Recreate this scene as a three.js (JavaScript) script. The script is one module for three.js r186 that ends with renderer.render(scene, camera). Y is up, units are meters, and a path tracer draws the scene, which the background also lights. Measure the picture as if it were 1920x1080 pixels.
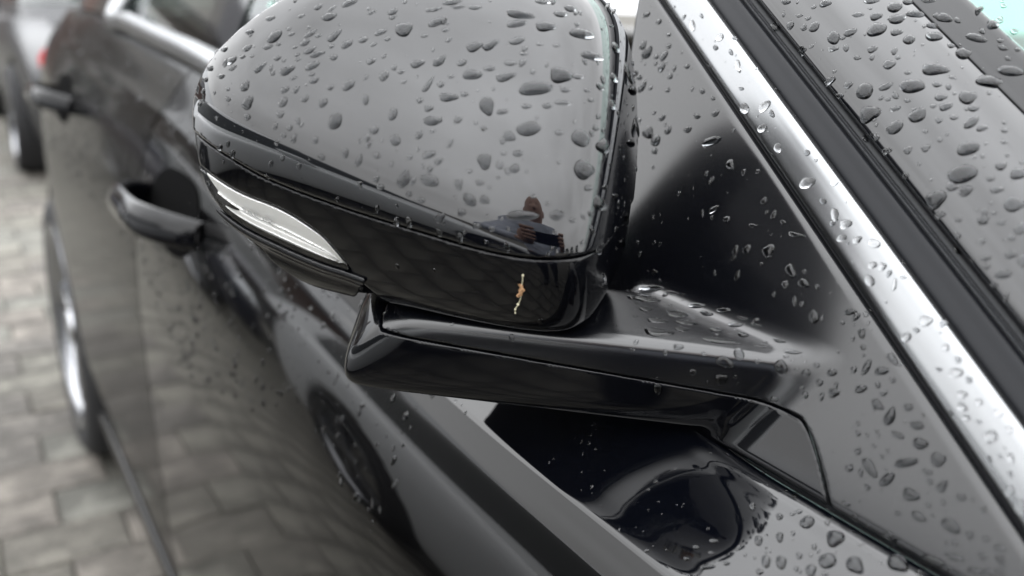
import * as THREE from 'three';
import { mergeGeometries } from 'three/addons/utils/BufferGeometryUtils.js';
import { FontLoader } from 'three/addons/loaders/FontLoader.js';
import { TextGeometry } from 'three/addons/geometries/TextGeometry.js';

// ---------------------------------------------------------------- camera, sky, sun, exposure
const W = 1024, H = 576, EYE = new THREE.Vector3(0, 1.18, 0), FOCAL = 1600;          // focal length in pixels of a 1920 x 1080 frame
const R_ = new THREE.Vector3(0.83406926, 0.0486908, 0.54950675), D_ = new THREE.Vector3(-0.13630124, -0.94702576, 0.29079919), F_ = new THREE.Vector3(0.5345563, -0.31744512, -0.78324847);
const scene = new THREE.Scene();
const camera = new THREE.PerspectiveCamera(2 * Math.atan(540 / FOCAL) * 180 / Math.PI, W / H, 0.02, 400);
camera.position.copy(EYE);
camera.quaternion.setFromRotationMatrix(new THREE.Matrix4().makeBasis(R_, D_.clone().negate(), F_.clone().negate()));
camera.focus = 0.41;
camera.userData.fStop = 4.8;
camera.updateMatrixWorld(true);
const renderer = new THREE.WebGLRenderer({ antialias: true });
renderer.setSize(W, H);
renderer.toneMapping = THREE.LinearToneMapping;
renderer.toneMappingExposure = 4.9;
renderer.shadowMap.enabled = true;

function hash(i) { let x = Math.imul(i ^ 0x9e3779b9, 0x85ebca6b); x ^= x >>> 13; x = Math.imul(x, 0xc2b2ae35); x ^= x >>> 16; return (x >>> 0) / 4294967296; }
function rng(seed) { let s = seed >>> 0; return () => { s = (s + 0x6d2b79f5) >>> 0; let t = Math.imul(s ^ (s >>> 15), 1 | s); t = (t + Math.imul(t ^ (t >>> 7), 61 | t)) ^ t; return ((t ^ (t >>> 14)) >>> 0) / 4294967296; }; }
const lerp = (a, b, t) => a + (b - a) * t, clamp = (x, a, b) => Math.min(b, Math.max(a, x)), smooth = (a, b, x) => { const t = clamp((x - a) / (b - a), 0, 1); return t * t * (3 - 2 * t); };
function noise3(x, y, z) {
  const xi = Math.floor(x), yi = Math.floor(y), zi = Math.floor(z), f = (t) => t * t * t * (t * (t * 6 - 15) + 10), u = f(x - xi), v = f(y - yi), w = f(z - zi);
  const h = (a, b, c) => hash(Math.imul(a, 73856093) ^ Math.imul(b, 19349663) ^ Math.imul(c, 83492791));
  return lerp(lerp(lerp(h(xi, yi, zi), h(xi + 1, yi, zi), u), lerp(h(xi, yi + 1, zi), h(xi + 1, yi + 1, zi), u), v), lerp(lerp(h(xi, yi, zi + 1), h(xi + 1, yi, zi + 1), u), lerp(h(xi, yi + 1, zi + 1), h(xi + 1, yi + 1, zi + 1), u), v), w);
}
const fbm = (x, y, z, o = 4) => { let s = 0, a = 0.5, n = 0; for (let i = 0; i < o; i++) { s += a * noise3(x, y, z); n += a; a *= 0.5; x *= 2.03; y *= 2.03; z *= 2.03; } return s / n; };

{ // an overcast sky: cloud all round, a little brighter overhead
  const w = 512, h = 256, d = new Float32Array(w * h * 4);
  for (let j = 0; j < h; j++) for (let i = 0; i < w; i++) {
    const el = ((j + 0.5) / h - 0.5) * Math.PI, az = (i / w - 0.5) * 2 * Math.PI, y = Math.sin(el), c = Math.cos(el), x = c * Math.cos(az), z = c * Math.sin(az);
    const n = fbm(x * 2.2 + 9, y * 3.6 + 4, z * 2.2 + 7, 5) - 0.5, m = fbm(x * 6 + 1, y * 9 + 4, z * 6 + 7, 4) - 0.5;
    const L = (0.52 + 0.7 * Math.max(0, y)) * (1 + 0.75 * n + 0.2 * m), k = (j * w + i) * 4;
    d[k] = L * 0.975; d[k + 1] = L * 1.0; d[k + 2] = L * 1.035; d[k + 3] = 1;
  }
  const t = new THREE.DataTexture(d, w, h, THREE.RGBAFormat, THREE.FloatType);
  t.mapping = THREE.EquirectangularReflectionMapping; t.magFilter = THREE.LinearFilter; t.minFilter = THREE.LinearFilter; t.needsUpdate = true;
  scene.background = t; scene.environment = t;
}
const sun = new THREE.DirectionalLight(0xfff6ea, 0.5);
sun.position.set(-3, 14, 4); sun.target.position.set(0, 0, -1); sun.castShadow = true; sun.shadow.radius = 320;
sun.shadow.mapSize.set(2048, 2048); Object.assign(sun.shadow.camera, { left: -8, right: 8, top: 8, bottom: -8, near: 1, far: 40 });
scene.add(sun, sun.target);

// ---------------------------------------------------------------- helpers
const V3 = (x, y, z) => new THREE.Vector3(x, y, z);
const sight = (px, py) => R_.clone().multiplyScalar((px - 960) / FOCAL).addScaledVector(D_, (py - 540) / FOCAL).add(F_);
const names = {};
const numbered = (n) => { const k = names[n] = (names[n] ?? -1) + 1; return k ? `${n}_${String(k).padStart(3, '0')}` : n; };
function add(o, parent) { o.castShadow = o.receiveShadow = true; parent.add(o); return o; }
function part(name, geo, mat, parent) { const m = new THREE.Mesh(geo, mat); m.name = name; return add(m, parent); }
function thing(name, label, category, [x, y, z] = [0, 0, 0], group) {
  const g = new THREE.Group(); g.name = numbered(name); g.position.set(x, y, z); g.userData = { label, category }; if (group) g.userData.group = group; scene.add(g); return g;
}
// a smooth maximum of several distances (s sets the size of the rounding)
const lse = (s, ...d) => { let m = -1e9; for (const x of d) if (x > m) m = x; let t = 0; for (const x of d) t += Math.exp((x - m) / s); return m + s * Math.log(t); };
const smax = (a, b, k) => { const h = Math.max(k - Math.abs(a - b), 0) / k; return Math.max(a, b) + h * h * k * 0.25; };
const smin = (a, b, k) => -smax(-a, -b, k);
// mesh of the zero level of f(x, y, z) in a box (surface nets, vertices then moved on to the level, normals from the gradient); keep(x, y, z) may drop faces
function net(f, lo, hi, cell, out, keep, iso = 3) {
  const n = [0, 1, 2].map((k) => Math.ceil((hi[k] - lo[k]) / cell) + 1), val = new Float32Array(n[0] * n[1] * n[2]);
  const at = (i, j, k) => (k * n[1] + j) * n[0] + i;
  // sparse evaluation: coarse test first
  const S = 4;
  for (let k0 = 0; k0 < n[2]; k0 += S) for (let j0 = 0; j0 < n[1]; j0 += S) for (let i0 = 0; i0 < n[0]; i0 += S) {
    const c = f(lo[0] + (i0 + S / 2) * cell, lo[1] + (j0 + S / 2) * cell, lo[2] + (k0 + S / 2) * cell), far = Math.abs(c) > cell * S * 1.6;
    for (let k = k0; k < Math.min(n[2], k0 + S); k++) for (let j = j0; j < Math.min(n[1], j0 + S); j++) for (let i = i0; i < Math.min(n[0], i0 + S); i++)
      val[at(i, j, k)] = far ? c : f(lo[0] + i * cell, lo[1] + j * cell, lo[2] + k * cell);
  }
  const vid = new Int32Array(val.length).fill(-1), P = [], idx = [], E = [[0, 1], [0, 2], [0, 4], [1, 3], [1, 5], [2, 3], [2, 6], [3, 7], [4, 5], [4, 6], [5, 7], [6, 7]];
  for (let k = 0; k < n[2] - 1; k++) for (let j = 0; j < n[1] - 1; j++) for (let i = 0; i < n[0] - 1; i++) {
    const c = []; let neg = 0; for (let b = 0; b < 8; b++) { const v = val[at(i + (b & 1), j + ((b >> 1) & 1), k + (b >> 2))]; c.push(v); if (v < 0) neg++; }
    if (neg === 0 || neg === 8) continue;
    let x = 0, y = 0, z = 0, m = 0;
    for (const [a, b] of E) if ((c[a] < 0) !== (c[b] < 0)) { const t = c[a] / (c[a] - c[b]); x += lerp(a & 1, b & 1, t); y += lerp((a >> 1) & 1, (b >> 1) & 1, t); z += lerp(a >> 2, b >> 2, t); m++; }
    vid[at(i, j, k)] = P.length / 3; P.push(lo[0] + (i + x / m) * cell, lo[1] + (j + y / m) * cell, lo[2] + (k + z / m) * cell);
  }
  const N = new Float32Array(P.length), h = cell * 0.05;
  for (let v = 0; v < P.length; v += 3) {
    const ox = P[v], oy = P[v + 1], oz = P[v + 2]; let x = ox, y = oy, z = oz, gx, gy, gz, l;
    for (let it = 0; it <= iso; it++) {
      gx = f(x + h, y, z) - f(x - h, y, z); gy = f(x, y + h, z) - f(x, y - h, z); gz = f(x, y, z + h) - f(x, y, z - h); l = gx * gx + gy * gy + gz * gz || 1;
      if (it === iso) break;
      const s = f(x, y, z) * 2 * h / l; x -= s * gx; y -= s * gy; z -= s * gz;
      const dx = x - ox, dy = y - oy, dz = z - oz, dd = Math.hypot(dx, dy, dz); if (dd > cell * 0.8) { const r = cell * 0.8 / dd; x = ox + dx * r; y = oy + dy * r; z = oz + dz * r; }
    }
    P[v] = x; P[v + 1] = y; P[v + 2] = z; l = Math.sqrt(l); N[v] = gx / l; N[v + 1] = gy / l; N[v + 2] = gz / l;
  }
  const quad = (a, b, c, d, flip) => { if (a < 0 || b < 0 || c < 0 || d < 0) return; if (keep && ![a, b, c, d].every((q) => keep(P[q * 3], P[q * 3 + 1], P[q * 3 + 2]))) return; (flip !== !!out.flip) ? idx.push(a, c, b, b, c, d) : idx.push(a, b, c, c, b, d); };
  for (let k = 0; k < n[2] - 1; k++) for (let j = 0; j < n[1] - 1; j++) for (let i = 0; i < n[0] - 1; i++) {
    const v = val[at(i, j, k)];
    if (j && k) { const w = val[at(i + 1, j, k)]; if ((v < 0) !== (w < 0)) quad(vid[at(i, j - 1, k - 1)], vid[at(i, j, k - 1)], vid[at(i, j - 1, k)], vid[at(i, j, k)], v >= 0); }
    if (i && k) { const w = val[at(i, j + 1, k)]; if ((v < 0) !== (w < 0)) quad(vid[at(i - 1, j, k - 1)], vid[at(i - 1, j, k)], vid[at(i, j, k - 1)], vid[at(i, j, k)], v >= 0); }
    if (i && j) { const w = val[at(i, j, k + 1)]; if ((v < 0) !== (w < 0)) quad(vid[at(i - 1, j - 1, k)], vid[at(i, j - 1, k)], vid[at(i - 1, j, k)], vid[at(i, j, k)], v >= 0); }
  }
  // drop unused vertices, place
  const map = new Int32Array(P.length / 3).fill(-1), pos = [], nor = []; let c = 0;
  for (let q = 0; q < idx.length; q++) { const v = idx[q]; if (map[v] < 0) { map[v] = c++; const p = out.p(P[v * 3], P[v * 3 + 1], P[v * 3 + 2]), m = out.n(N[v * 3], N[v * 3 + 1], N[v * 3 + 2]); pos.push(...p); nor.push(...m); } idx[q] = map[v]; }
  const g = new THREE.BufferGeometry();
  g.setAttribute('position', new THREE.Float32BufferAttribute(pos, 3)); g.setAttribute('normal', new THREE.Float32BufferAttribute(nor, 3));
  const uv = new Float32Array(c * 2); for (let q = 0; q < c; q++) { uv[q * 2] = pos[q * 3] + pos[q * 3 + 2] * 0.7; uv[q * 2 + 1] = pos[q * 3 + 1] + pos[q * 3 + 2] * 0.35; }
  g.setAttribute('uv', new THREE.BufferAttribute(uv, 2)); g.setIndex(idx); return g;
}
const asIs = { p: (x, y, z) => [x, y, z], n: (x, y, z) => [x, y, z] };
// a sheet of points p(u, v) on a grid, with smooth normals
function sheet(nu, nv, p, us = (t) => t, vs = (t) => t) {
  const pos = [], uv = [], idx = [];
  for (let j = 0; j <= nv; j++) for (let i = 0; i <= nu; i++) { const q = p(us(i / nu), vs(j / nv)); pos.push(q.x, q.y, q.z); uv.push(q.x + q.z * 0.8, q.y + q.x * 0.3); }
  for (let j = 0; j < nv; j++) for (let i = 0; i < nu; i++) { const a = j * (nu + 1) + i, b = a + 1, c = a + nu + 1, d = c + 1; idx.push(a, b, c, c, b, d); }
  const g = new THREE.BufferGeometry(); g.setAttribute('position', new THREE.Float32BufferAttribute(pos, 3)); g.setAttribute('uv', new THREE.Float32BufferAttribute(uv, 2)); g.setIndex(idx); g.computeVertexNormals(); return g;
}
// ---------------------------------------------------------------- materials of the car
const paint = new THREE.MeshPhysicalMaterial({ name: 'black_paint', color: new THREE.Color().setRGB(0.0009, 0.0011, 0.0019), roughness: 0.03, specularIntensity: 0.25, clearcoat: 1, clearcoatRoughness: 0.012 });
const grimy = new THREE.MeshPhysicalMaterial({ name: 'grimy_black_paint', color: new THREE.Color().setRGB(0.0009, 0.0009, 0.001), roughness: 0.12, specularIntensity: 0.05, clearcoat: 0.52, clearcoatRoughness: 0.02 });
const grimier = new THREE.MeshPhysicalMaterial({ name: 'dirty_black_paint', color: new THREE.Color().setRGB(0.001, 0.001, 0.001), roughness: 0.2, specularIntensity: 0.03, clearcoat: 0.27, clearcoatRoughness: 0.05 });
const gloss = new THREE.MeshPhysicalMaterial({ name: 'gloss_plastic', color: new THREE.Color().setRGB(0.0012, 0.0013, 0.0019), roughness: 0.06, specularIntensity: 0.6 });
const satin = new THREE.MeshPhysicalMaterial({ name: 'satin_trim', color: new THREE.Color().setRGB(0.006, 0.0065, 0.008), roughness: 0.4, specularIntensity: 0.3 });
const corner = new THREE.MeshPhysicalMaterial({ name: 'corner_paint', color: new THREE.Color().setRGB(0.0012, 0.0014, 0.0022), roughness: 0.2, specularIntensity: 1.25 });
const rubber = new THREE.MeshStandardMaterial({ name: 'rubber', color: new THREE.Color().setRGB(0.008, 0.009, 0.011), roughness: 0.7 });
const chrome = new THREE.MeshStandardMaterial({ name: 'chrome', color: new THREE.Color().setRGB(0.21, 0.215, 0.22), metalness: 1, roughness: 0.27 });

const car = thing('parked_car', 'black saloon car beaded with rain, its door mirror in close-up', 'car', [1.1, 0, -1.3]);
const carAt = car.position, toCar = { p: (x, y, z) => [x - carAt.x, y - carAt.y, z - carAt.z], n: (x, y, z) => [x, y, z] };
const body = (name, geo, mat, parent = car) => part(name, geo.translate(-carAt.x, -carAt.y, -carAt.z), mat, parent);
const mirror = new THREE.Group(); mirror.name = 'door_mirror'; car.add(mirror);

// ---------------------------------------------------------------- the mirror head, in millimetres: A outboard, B up, F to the front
const HC = V3(0.19, 1.11, -0.335), hA = V3(-0.93215, 0, -0.36206), hF = V3(-0.36206, 0, 0.93215);
const headOut = { flip: true, p: (A, B, F) => [HC.x + (A * hA.x + F * hF.x) / 1000, HC.y + B / 1000, HC.z + (A * hA.z + F * hF.z) / 1000], n: (A, B, F) => [A * hA.x + F * hF.x, B, A * hA.z + F * hF.z] };
const toHead = (p) => { const d = p.clone().sub(HC).multiplyScalar(1000); return [d.dot(hA), d.y, d.dot(hF)]; };
const equator = (A) => -19 + 0.3 * A;
const rim = (A) => -21 - 0.085 * (A + Math.sqrt(A * A + 400));
function head(A, B, F) {
  const v = B - equator(A), Ff = 45 - 0.52 * A - A * A / 1500 - 0.42 * (Math.sqrt(v * v + 110) - 10.5) - v * v / 480, dr = F - rim(A) - 2;
  const right = (-A - (104 - 0.0018 * (B + 15) * (B + 15)) + 0.5 * dr) * 0.894, front = lse(13, (F - Ff) * 0.84, right + 2);
  return lse(6, front, (B - (94 - 0.0038 * (A + 5) * (A + 5)) + 0.25 * dr) * 0.97, right, -B - 73,
    (0.66 * A - 0.75 * B - 104.5 + 0.45 * dr) * 0.91, (A - 115 + 0.45 * dr) * 0.91, (0.77 * A + 0.64 * B - 109.5 + 0.45 * dr) * 0.91);
}
const curve = (...pts) => { const n = pts.length, m = pts.map((p, i) => { const a = pts[Math.max(0, i - 1)], b = pts[Math.min(n - 1, i + 1)]; return (b[1] - a[1]) / (b[0] - a[0]); });
  return (x) => { if (x <= pts[0][0]) return pts[0][1] + m[0] * (x - pts[0][0]); if (x >= pts[n - 1][0]) return pts[n - 1][1] + m[n - 1] * (x - pts[n - 1][0]); let i = 0; while (x > pts[i + 1][0]) i++;
    const h = pts[i + 1][0] - pts[i][0], t = (x - pts[i][0]) / h, a = t * t * (3 - 2 * t); return pts[i][1] * (1 - a) + pts[i + 1][1] * a + h * (m[i] * t * (1 - t) * (1 - t) - m[i + 1] * t * t * (1 - t)); }; };
const splitB = curve([-110, -22], [-80, -24.5], [-64, -26], [-47.4, -27.6], [-27.7, -29], [-8.8, -27.8], [19.2, -22.8], [47.9, -17.3], [79.6, -9.2], [98.2, -1], [125, 11]);
const split = (A, B) => (B - splitB(A)) * 0.965;
const indTop = curve([30, -72], [45.6, -49], [51, -41.5], [57.2, -34.8], [73.4, -25.6], [92.7, -20.4], [108.8, -13.4], [125, -5]);
const indLow = curve([30, -53], [45.7, -49.4], [57.5, -47.6], [77, -42], [94.3, -35.4], [106.4, -26.4], [112, -20], [125, -5]);
const rearCut = (f, A, F) => smax(f, rim(A) - F, 2);
const capF = (A, B, F) => { const g = split(A, B); return smax(rearCut(head(A, B, F), A, F), 0.45 - g, 1.3); };
const coverB = (A) => indLow(A) - 1.7;
const indicator = (A, B) => Math.max((B - indTop(A) - 1.6) * 0.8, (indLow(A) - 1.4 - B) * 0.9, 44 - A);
const skirtF = (A, B, F) => smax(smax(smax(rearCut(head(A, B, F) + 1.0, A, F), split(A, B) + 0.45, 1.3), 0.3 - indicator(A, B), 1), (coverB(A) + 0.4 - B) * 0.9 - (A < 46 ? (46 - A) * 0.6 : 0), 1.2);
const coverF = (A, B, F) => { const under = (coverB(A) - B) * 0.95; return smax(smax(rearCut(head(A, B, F) + 0.4 - 1.6 * Math.exp(-Math.pow((under - 3.2) / 2.2, 2)) + 1.2 * Math.exp(-Math.pow((under - 8) / 3, 2)), A, F), 0.4 - under, 1.2), 36.5 - A - (B + 52) * 0.28, 1.2); };
const behind = (A, F) => { const e = rim(A); return F > e ? F : e + (e - F) * 0.55; };
const bezelF = (A, B, F) => smax(smax(head(A, B, behind(A, F)) + 0.3, F - rim(A) + 1.3, 1.4), rim(A) - 52 - F, 8);
body('mirror_cap', net(capF, [-110, -75, -46], [125, 100, 74], 1.25, headOut), paint, mirror);
body('mirror_housing', net(skirtF, [-110, -80, -46], [125, 30, 74], 1.1, headOut), gloss, mirror);
body('lower_cover', net(coverF, [20, -80, -46], [125, 5, 50], 1.0, headOut), gloss, mirror);
body('mirror_bezel', net(bezelF, [-120, -85, -105], [130, 105, -14], 1.5, headOut), gloss, mirror);
body('mirror_glass', net((A, B, F) => smax(head(A, B, behind(A, F)) + 9, Math.abs(F - rim(A) + 52.5) - 1.6, 1), [-110, -80, -104], [125, 100, -60], 1.6, headOut), new THREE.MeshStandardMaterial({ name: 'mirror_silver', color: new THREE.Color().setRGB(0.8, 0.82, 0.82), metalness: 1, roughness: 0.02 }), mirror);
// indicator: a clear lens flush with the housing over a bright stepped reflector
const lensGlass = new THREE.MeshPhysicalMaterial({ name: 'clear_lens', color: 0xffffff, roughness: 0.03, transmission: 1, thickness: 0, ior: 1.5 });
const reflector = new THREE.MeshStandardMaterial({ name: 'indicator_reflector', color: new THREE.Color().setRGB(0.62, 0.62, 0.6), metalness: 0.35, roughness: 0.34 });
body('indicator_lens', net((A, B, F) => smax(rearCut(head(A, B, F) + 0.3, A, F), indicator(A, B) + 0.2, 1), [40, -62, -46], [125, 0, 40], 1.0, headOut, (A, B, F) => head(A, B, F) > -1.6), lensGlass, mirror);
body('indicator_reflector', net((A, B, F) => { const q = (B - indLow(A)) / Math.max(3, indTop(A) - indLow(A)), st = 2.2 * Math.exp(-Math.pow((q - 0.12) / 0.07, 2)) - 1.8 * Math.exp(-Math.pow((q - 0.3) / 0.09, 2)) + 1.4 * Math.exp(-Math.pow((q - 0.42) / 0.05, 2)) + 3 * q; return smax(rearCut(head(A, B, F) + 5.2 - st, A, F), indicator(A, B) + 0.9, 1); }, [40, -62, -46], [125, 0, 40], 0.8, headOut), reflector, mirror);

// ---------------------------------------------------------------- the arm and the panel that carries it, in millimetres: s along the arm towards the door, n to the front, y up
const E0 = V3(0.168, 1.04, -0.335), aS = V3(0.717, 0, 0.697), aN = V3(-0.697, 0, 0.717);
const toArm = (X, Y, Z) => { const x = (X - E0.x) * 1000, z = (Z - E0.z) * 1000; return [x * aS.x + z * aS.z, x * aN.x + z * aN.z, (Y - E0.y) * 1000]; };
const sailD = (X, Y, Z) => 1000 * (-0.922 * (X - 0.2835) + 0.387 * (Y - 1.0));
const armD = (s, n, y) => lse(4.2, y - 0.4, (n - 0.4 - 0.12 * y) * 0.99, (-46 + 0.012 * Math.max(s, 0) - y), (-78 - n), -36 - s, -0.61 * s + 0.49 * n + 0.62 * y, (n - y * -0.6 - 24) * 0.86);
const seam = (s) => -12 - 0.062 * s - 70 * smooth(180, 212, s) + 40 * smooth(-12, -22, s);
const seamD = (s, y) => { const d = seam(s + 0.6) - seam(s - 0.6); return (y - seam(s)) / Math.sqrt(1 + d * d / 1.44); };
const sailClip = (X, Y, Z) => lse(1.6, 1000 * (0.9905 - Y), 859 * (Y - (1.1854 - 0.598 * (Z + 0.3856))) + 3, 932 * (-Z - 0.4131 + (1.1847 - Y) * 0.39));
const sailSolid = (X, Y, Z) => { const d = sailD(X, Y, Z); return smax(smax(d, -d - 14, 2), sailClip(X, Y, Z), 5); };
const baseAll = (X, Y, Z, a) => smin(smax(armD(...a), -sailD(X, Y, Z) - 14, 2), sailSolid(X, Y, Z), 9);
const upperBase = (X, Y, Z) => { const a = toArm(X, Y, Z); return smax(baseAll(X, Y, Z, a), 0.35 - seamD(a[0], a[2]), 1.0); };
const lowerBase = (X, Y, Z) => { const a = toArm(X, Y, Z); return smax(baseAll(X, Y, Z, a), seamD(a[0], a[2]) + 0.35, 1.0); };
const meters = (f) => (x, y, z) => f(x / 1000, y / 1000, z / 1000), mm = { p: (x, y, z) => [x / 1000, y / 1000, z / 1000], n: asIs.n };
body('mirror_arm', net(meters(upperBase), [115, 970, -430], [375, 1200, -90], 1.5, mm), corner, mirror);
body('mirror_arm_cover', net(meters(lowerBase), [115, 970, -415], [330, 1060, -140], 1.3, mm), gloss, mirror);

// ---------------------------------------------------------------- the pillar beside the windscreen: strips along one direction, w across and h out (millimetres)
const P0 = V3(0.3609, 1.1854, -0.3856), pD = V3(0.0684, 0.1628, -0.2722).normalize(), pN = V3(-0.922, 0.387, 0).normalize(), pU = V3().crossVectors(pD, pN).normalize();
const onPillar = (t, w, h) => P0.clone().addScaledVector(pD, t).addScaledVector(pU, w / 1000).addScaledVector(pN, h / 1000);
function strip(name, pts, mat, t0 = -0.62, t1 = 0.75, steps = 8) {
  const c = new THREE.CatmullRomCurve3(pts.map(([w, h]) => V3(w, h, 0)), false, 'centripetal'), bend = (t) => 0;
  return body(name, sheet(pts.length * steps, 24, (u, v) => { const q = c.getPoint(u), t = lerp(t0, t1, v); return onPillar(t, q.x, q.y + bend(t)); }), mat);
}
strip('frame_seal', [[-7, -9], [-5.5, -3], [-4.5, -1.2], [-3.2, -2.4], [-2.4, -1.5], [-1.4, -2.6], [-0.6, -7]], satin);
strip('window_surround', [[-1.5, -7], [-1.0, 0.5], [-0.2, 2.5], [1.4, 3.3], [6, 3.8], [12, 4], [16.4, 3.7], [18.2, 2.6], [18.8, 0], [18.9, -5]], chrome);
strip('frame_moulding', [[18.2, -6], [18.8, -3.2], [20, -2.6], [25, -3.4], [30, -4.6], [30.6, -7], [30.7, -12]], satin);
strip('door_seal', [[30.2, -12], [30.6, -8.5], [32, -7.6], [33, -9], [34, -8.2], [36, -8.8], [37.2, -13]], rubber);
strip('windscreen_pillar', [[37.2, -14], [37.4, -5], [38.6, -3], [45, -2.8], [58, -6], [72, -13], [82, -20], [86, -24]], paint);
strip('windscreen_moulding', [[85.6, -25], [86.4, -23.6], [88, -24.4], [96, -30], [102, -35], [103, -38]], gloss);
const glassGreen = new THREE.MeshPhysicalMaterial({ name: 'tinted_glass', color: new THREE.Color().setRGB(0.4, 0.62, 0.55), roughness: 0.02, transmission: 1, thickness: 0, ior: 1.5 });
strip('windscreen', [[102, -37], [140, -66], [400, -240], [1000, -560]], glassGreen);

// ---------------------------------------------------------------- the flank: one profile swept along the car
const beltRise = (z) => 0.075 * smooth(-0.3, -1.15, z) + 0.035 * smooth(-0.9, -1.9, z) - 0.03 * smooth(-2.2, -3, z) - 0.16 * smooth(0.1, 1.9, z);
const taper = (z) => 0.105 * Math.pow(smooth(-1.9, -3.2, z), 1.2) + 0.5 * Math.pow(Math.max(0, (-z - 2.93) / 0.16), 3) + 0.02 * smooth(0.4, 1.2, z) + 0.16 * Math.pow(Math.max(0, (z - 1.1) / 0.8), 2.5);
const PROFILE = [[0.300, 0.980], [0.288, 0.9885], [0.2805, 0.9895], [0.272, 0.9845], [0.258, 0.975], [0.2415, 0.9632], [0.2345, 0.9583], [0.2327, 0.9568], [0.2314, 0.955], [0.228, 0.9503], [0.2215, 0.941], [0.205, 0.907], [0.194, 0.868], [0.189, 0.81], [0.1898, 0.72], [0.193, 0.62], [0.1965, 0.53], [0.2, 0.44], [0.206, 0.375], [0.217, 0.31], [0.233, 0.25], [0.246, 0.215], [0.264, 0.196], [0.3, 0.19]];
const profile = new THREE.CatmullRomCurve3(PROFILE.map(([x, y]) => V3(x, y, 0)), false, 'centripetal');
const flank = (u, z) => { const q = profile.getPoint(u); return V3(q.x + taper(z) - 0.004, q.y + beltRise(z) * smooth(0.75, 1.0, q.y) + 0.02 * smooth(-0.2, -0.4, z) * smooth(0.955, 0.995, q.y), z); };
function cut(g, keep) { const p = g.attributes.position, o = [], x = g.index.array; for (let i = 0; i < x.length; i += 3) { let ok = true; for (let k = 0; k < 3; k++) { const v = x[i + k]; if (!keep(p.getX(v), p.getY(v), p.getZ(v))) ok = false; } if (ok) o.push(x[i], x[i + 1], x[i + 2]); } g.setIndex(o); return g; }
const WZ = -2.3, arch = (y, z) => Math.hypot(y - 0.34, z - WZ);
let uCrease = 0.2; { let lo = 0.05, hi = 0.6; for (let i = 0; i < 40; i++) { uCrease = (lo + hi) / 2; if (profile.getPoint(uCrease).y > 0.9552) lo = uCrease; else hi = uCrease; } }
const frontDoor = body('front_door', sheet(70, 50, (u, v) => flank(u * uCrease, lerp(0.02, -0.5, v))), paint);
body('door_shoulder', sheet(40, 40, (u, v) => flank(u * uCrease, lerp(-0.5, -1.1175, v))), grimier, frontDoor);
body('door_skin', sheet(130, 70, (u, v) => flank(lerp(uCrease, 1, u), lerp(0.02, -1.1175, v))), grimy, frontDoor);
const rearDoor = body('rear_door', cut(sheet(180, 90, (u, v) => flank(u, lerp(-1.1235, -2.0, v))), (x, y, z) => arch(y, z) > 0.38), grimier);
body('rear_wing', cut(sheet(180, 150, (u, v) => flank(u, lerp(-2.005, -3.05, v))), (x, y, z) => arch(y, z) > 0.38), grimier);
body('front_wing', cut(sheet(120, 90, (u, v) => flank(u, lerp(1.9, 0.025, v))), (x, y, z) => Math.hypot(y - 0.34, z - 0.72) > 0.38), paint);
const sillLine = new THREE.CatmullRomCurve3([[0.236, 0.262], [0.2205, 0.2595], [0.2165, 0.25], [0.2185, 0.232], [0.229, 0.212], [0.25, 0.196], [0.29, 0.186]].map(([x, y]) => V3(x, y, 0)), false, 'centripetal');
body('sill', sheet(40, 40, (u, v) => { const q = sillLine.getPoint(u); return V3(q.x - 0.004, q.y, lerp(0.33, -1.93, v)); }), grimy);
body('sill_gap', sheet(3, 30, (u, v) => V3(lerp(0.224, 0.2195, u) - 0.001, lerp(0.2625, 0.2735, u), lerp(0.33, -1.93, v))), rubber);
body('wheel_arch', sheet(40, 3, (u, v) => { const a = lerp(-0.5, Math.PI + 0.5, u), r = 0.383; return V3(lerp(0.2, 0.5, v) + 0.02, 0.34 + r * Math.sin(a), WZ + r * Math.cos(a)); }), rubber);
// the far side, the roof, the bonnet and the boot, so that the car is whole
const MIDX = 1.1, across = (q) => V3(2 * MIDX - q.x, q.y, q.z);
body('far_flank', sheet(60, 60, (u, v) => across(flank(u, lerp(1.9, -3.05, v)))), paint);
const bonnetTop = (x, z) => 0.995 + beltRise(z) + 0.055 * (1 - Math.pow(Math.abs(x - MIDX) / 0.83, 2.4)) - 0.25 * Math.pow(Math.max(0, (z - 1.2) / 0.8), 2.2);
body('bonnet', sheet(60, 40, (u, v) => { const z = lerp(0.3, 1.9, v), e = 0.3 + taper(z), x = lerp(e, 2.2 - e, u); return V3(x, bonnetTop(x, z), z); }), paint);
body('front_bumper', sheet(40, 12, (u, v) => { const e = 0.3 + taper(1.9), x = lerp(e, 2.2 - e, u); return V3(x, lerp(bonnetTop(x, 1.9), 0.2, v), 1.9 + 0.12 * Math.sin(v * Math.PI) * (1 - Math.pow(2 * u - 1, 2))); }), paint);
body('boot_lid', sheet(40, 20, (u, v) => { const z = lerp(-2.45, -3.06, v), e = 0.27 + taper(z), x = lerp(e, 2.2 - e, u); return V3(x, flank(0.1, z).y + 0.03 * (1 - Math.pow(2 * u - 1, 2)), z); }), paint);
body('rear_bumper', sheet(40, 20, (u, v) => { const e = 0.27 + taper(-3.06), x = lerp(e, 2.2 - e, u); return V3(x, lerp(flank(0.1, -3.06).y, 0.22, v), -3.06 - 0.1 * Math.sin(v * Math.PI)); }), paint);
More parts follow.
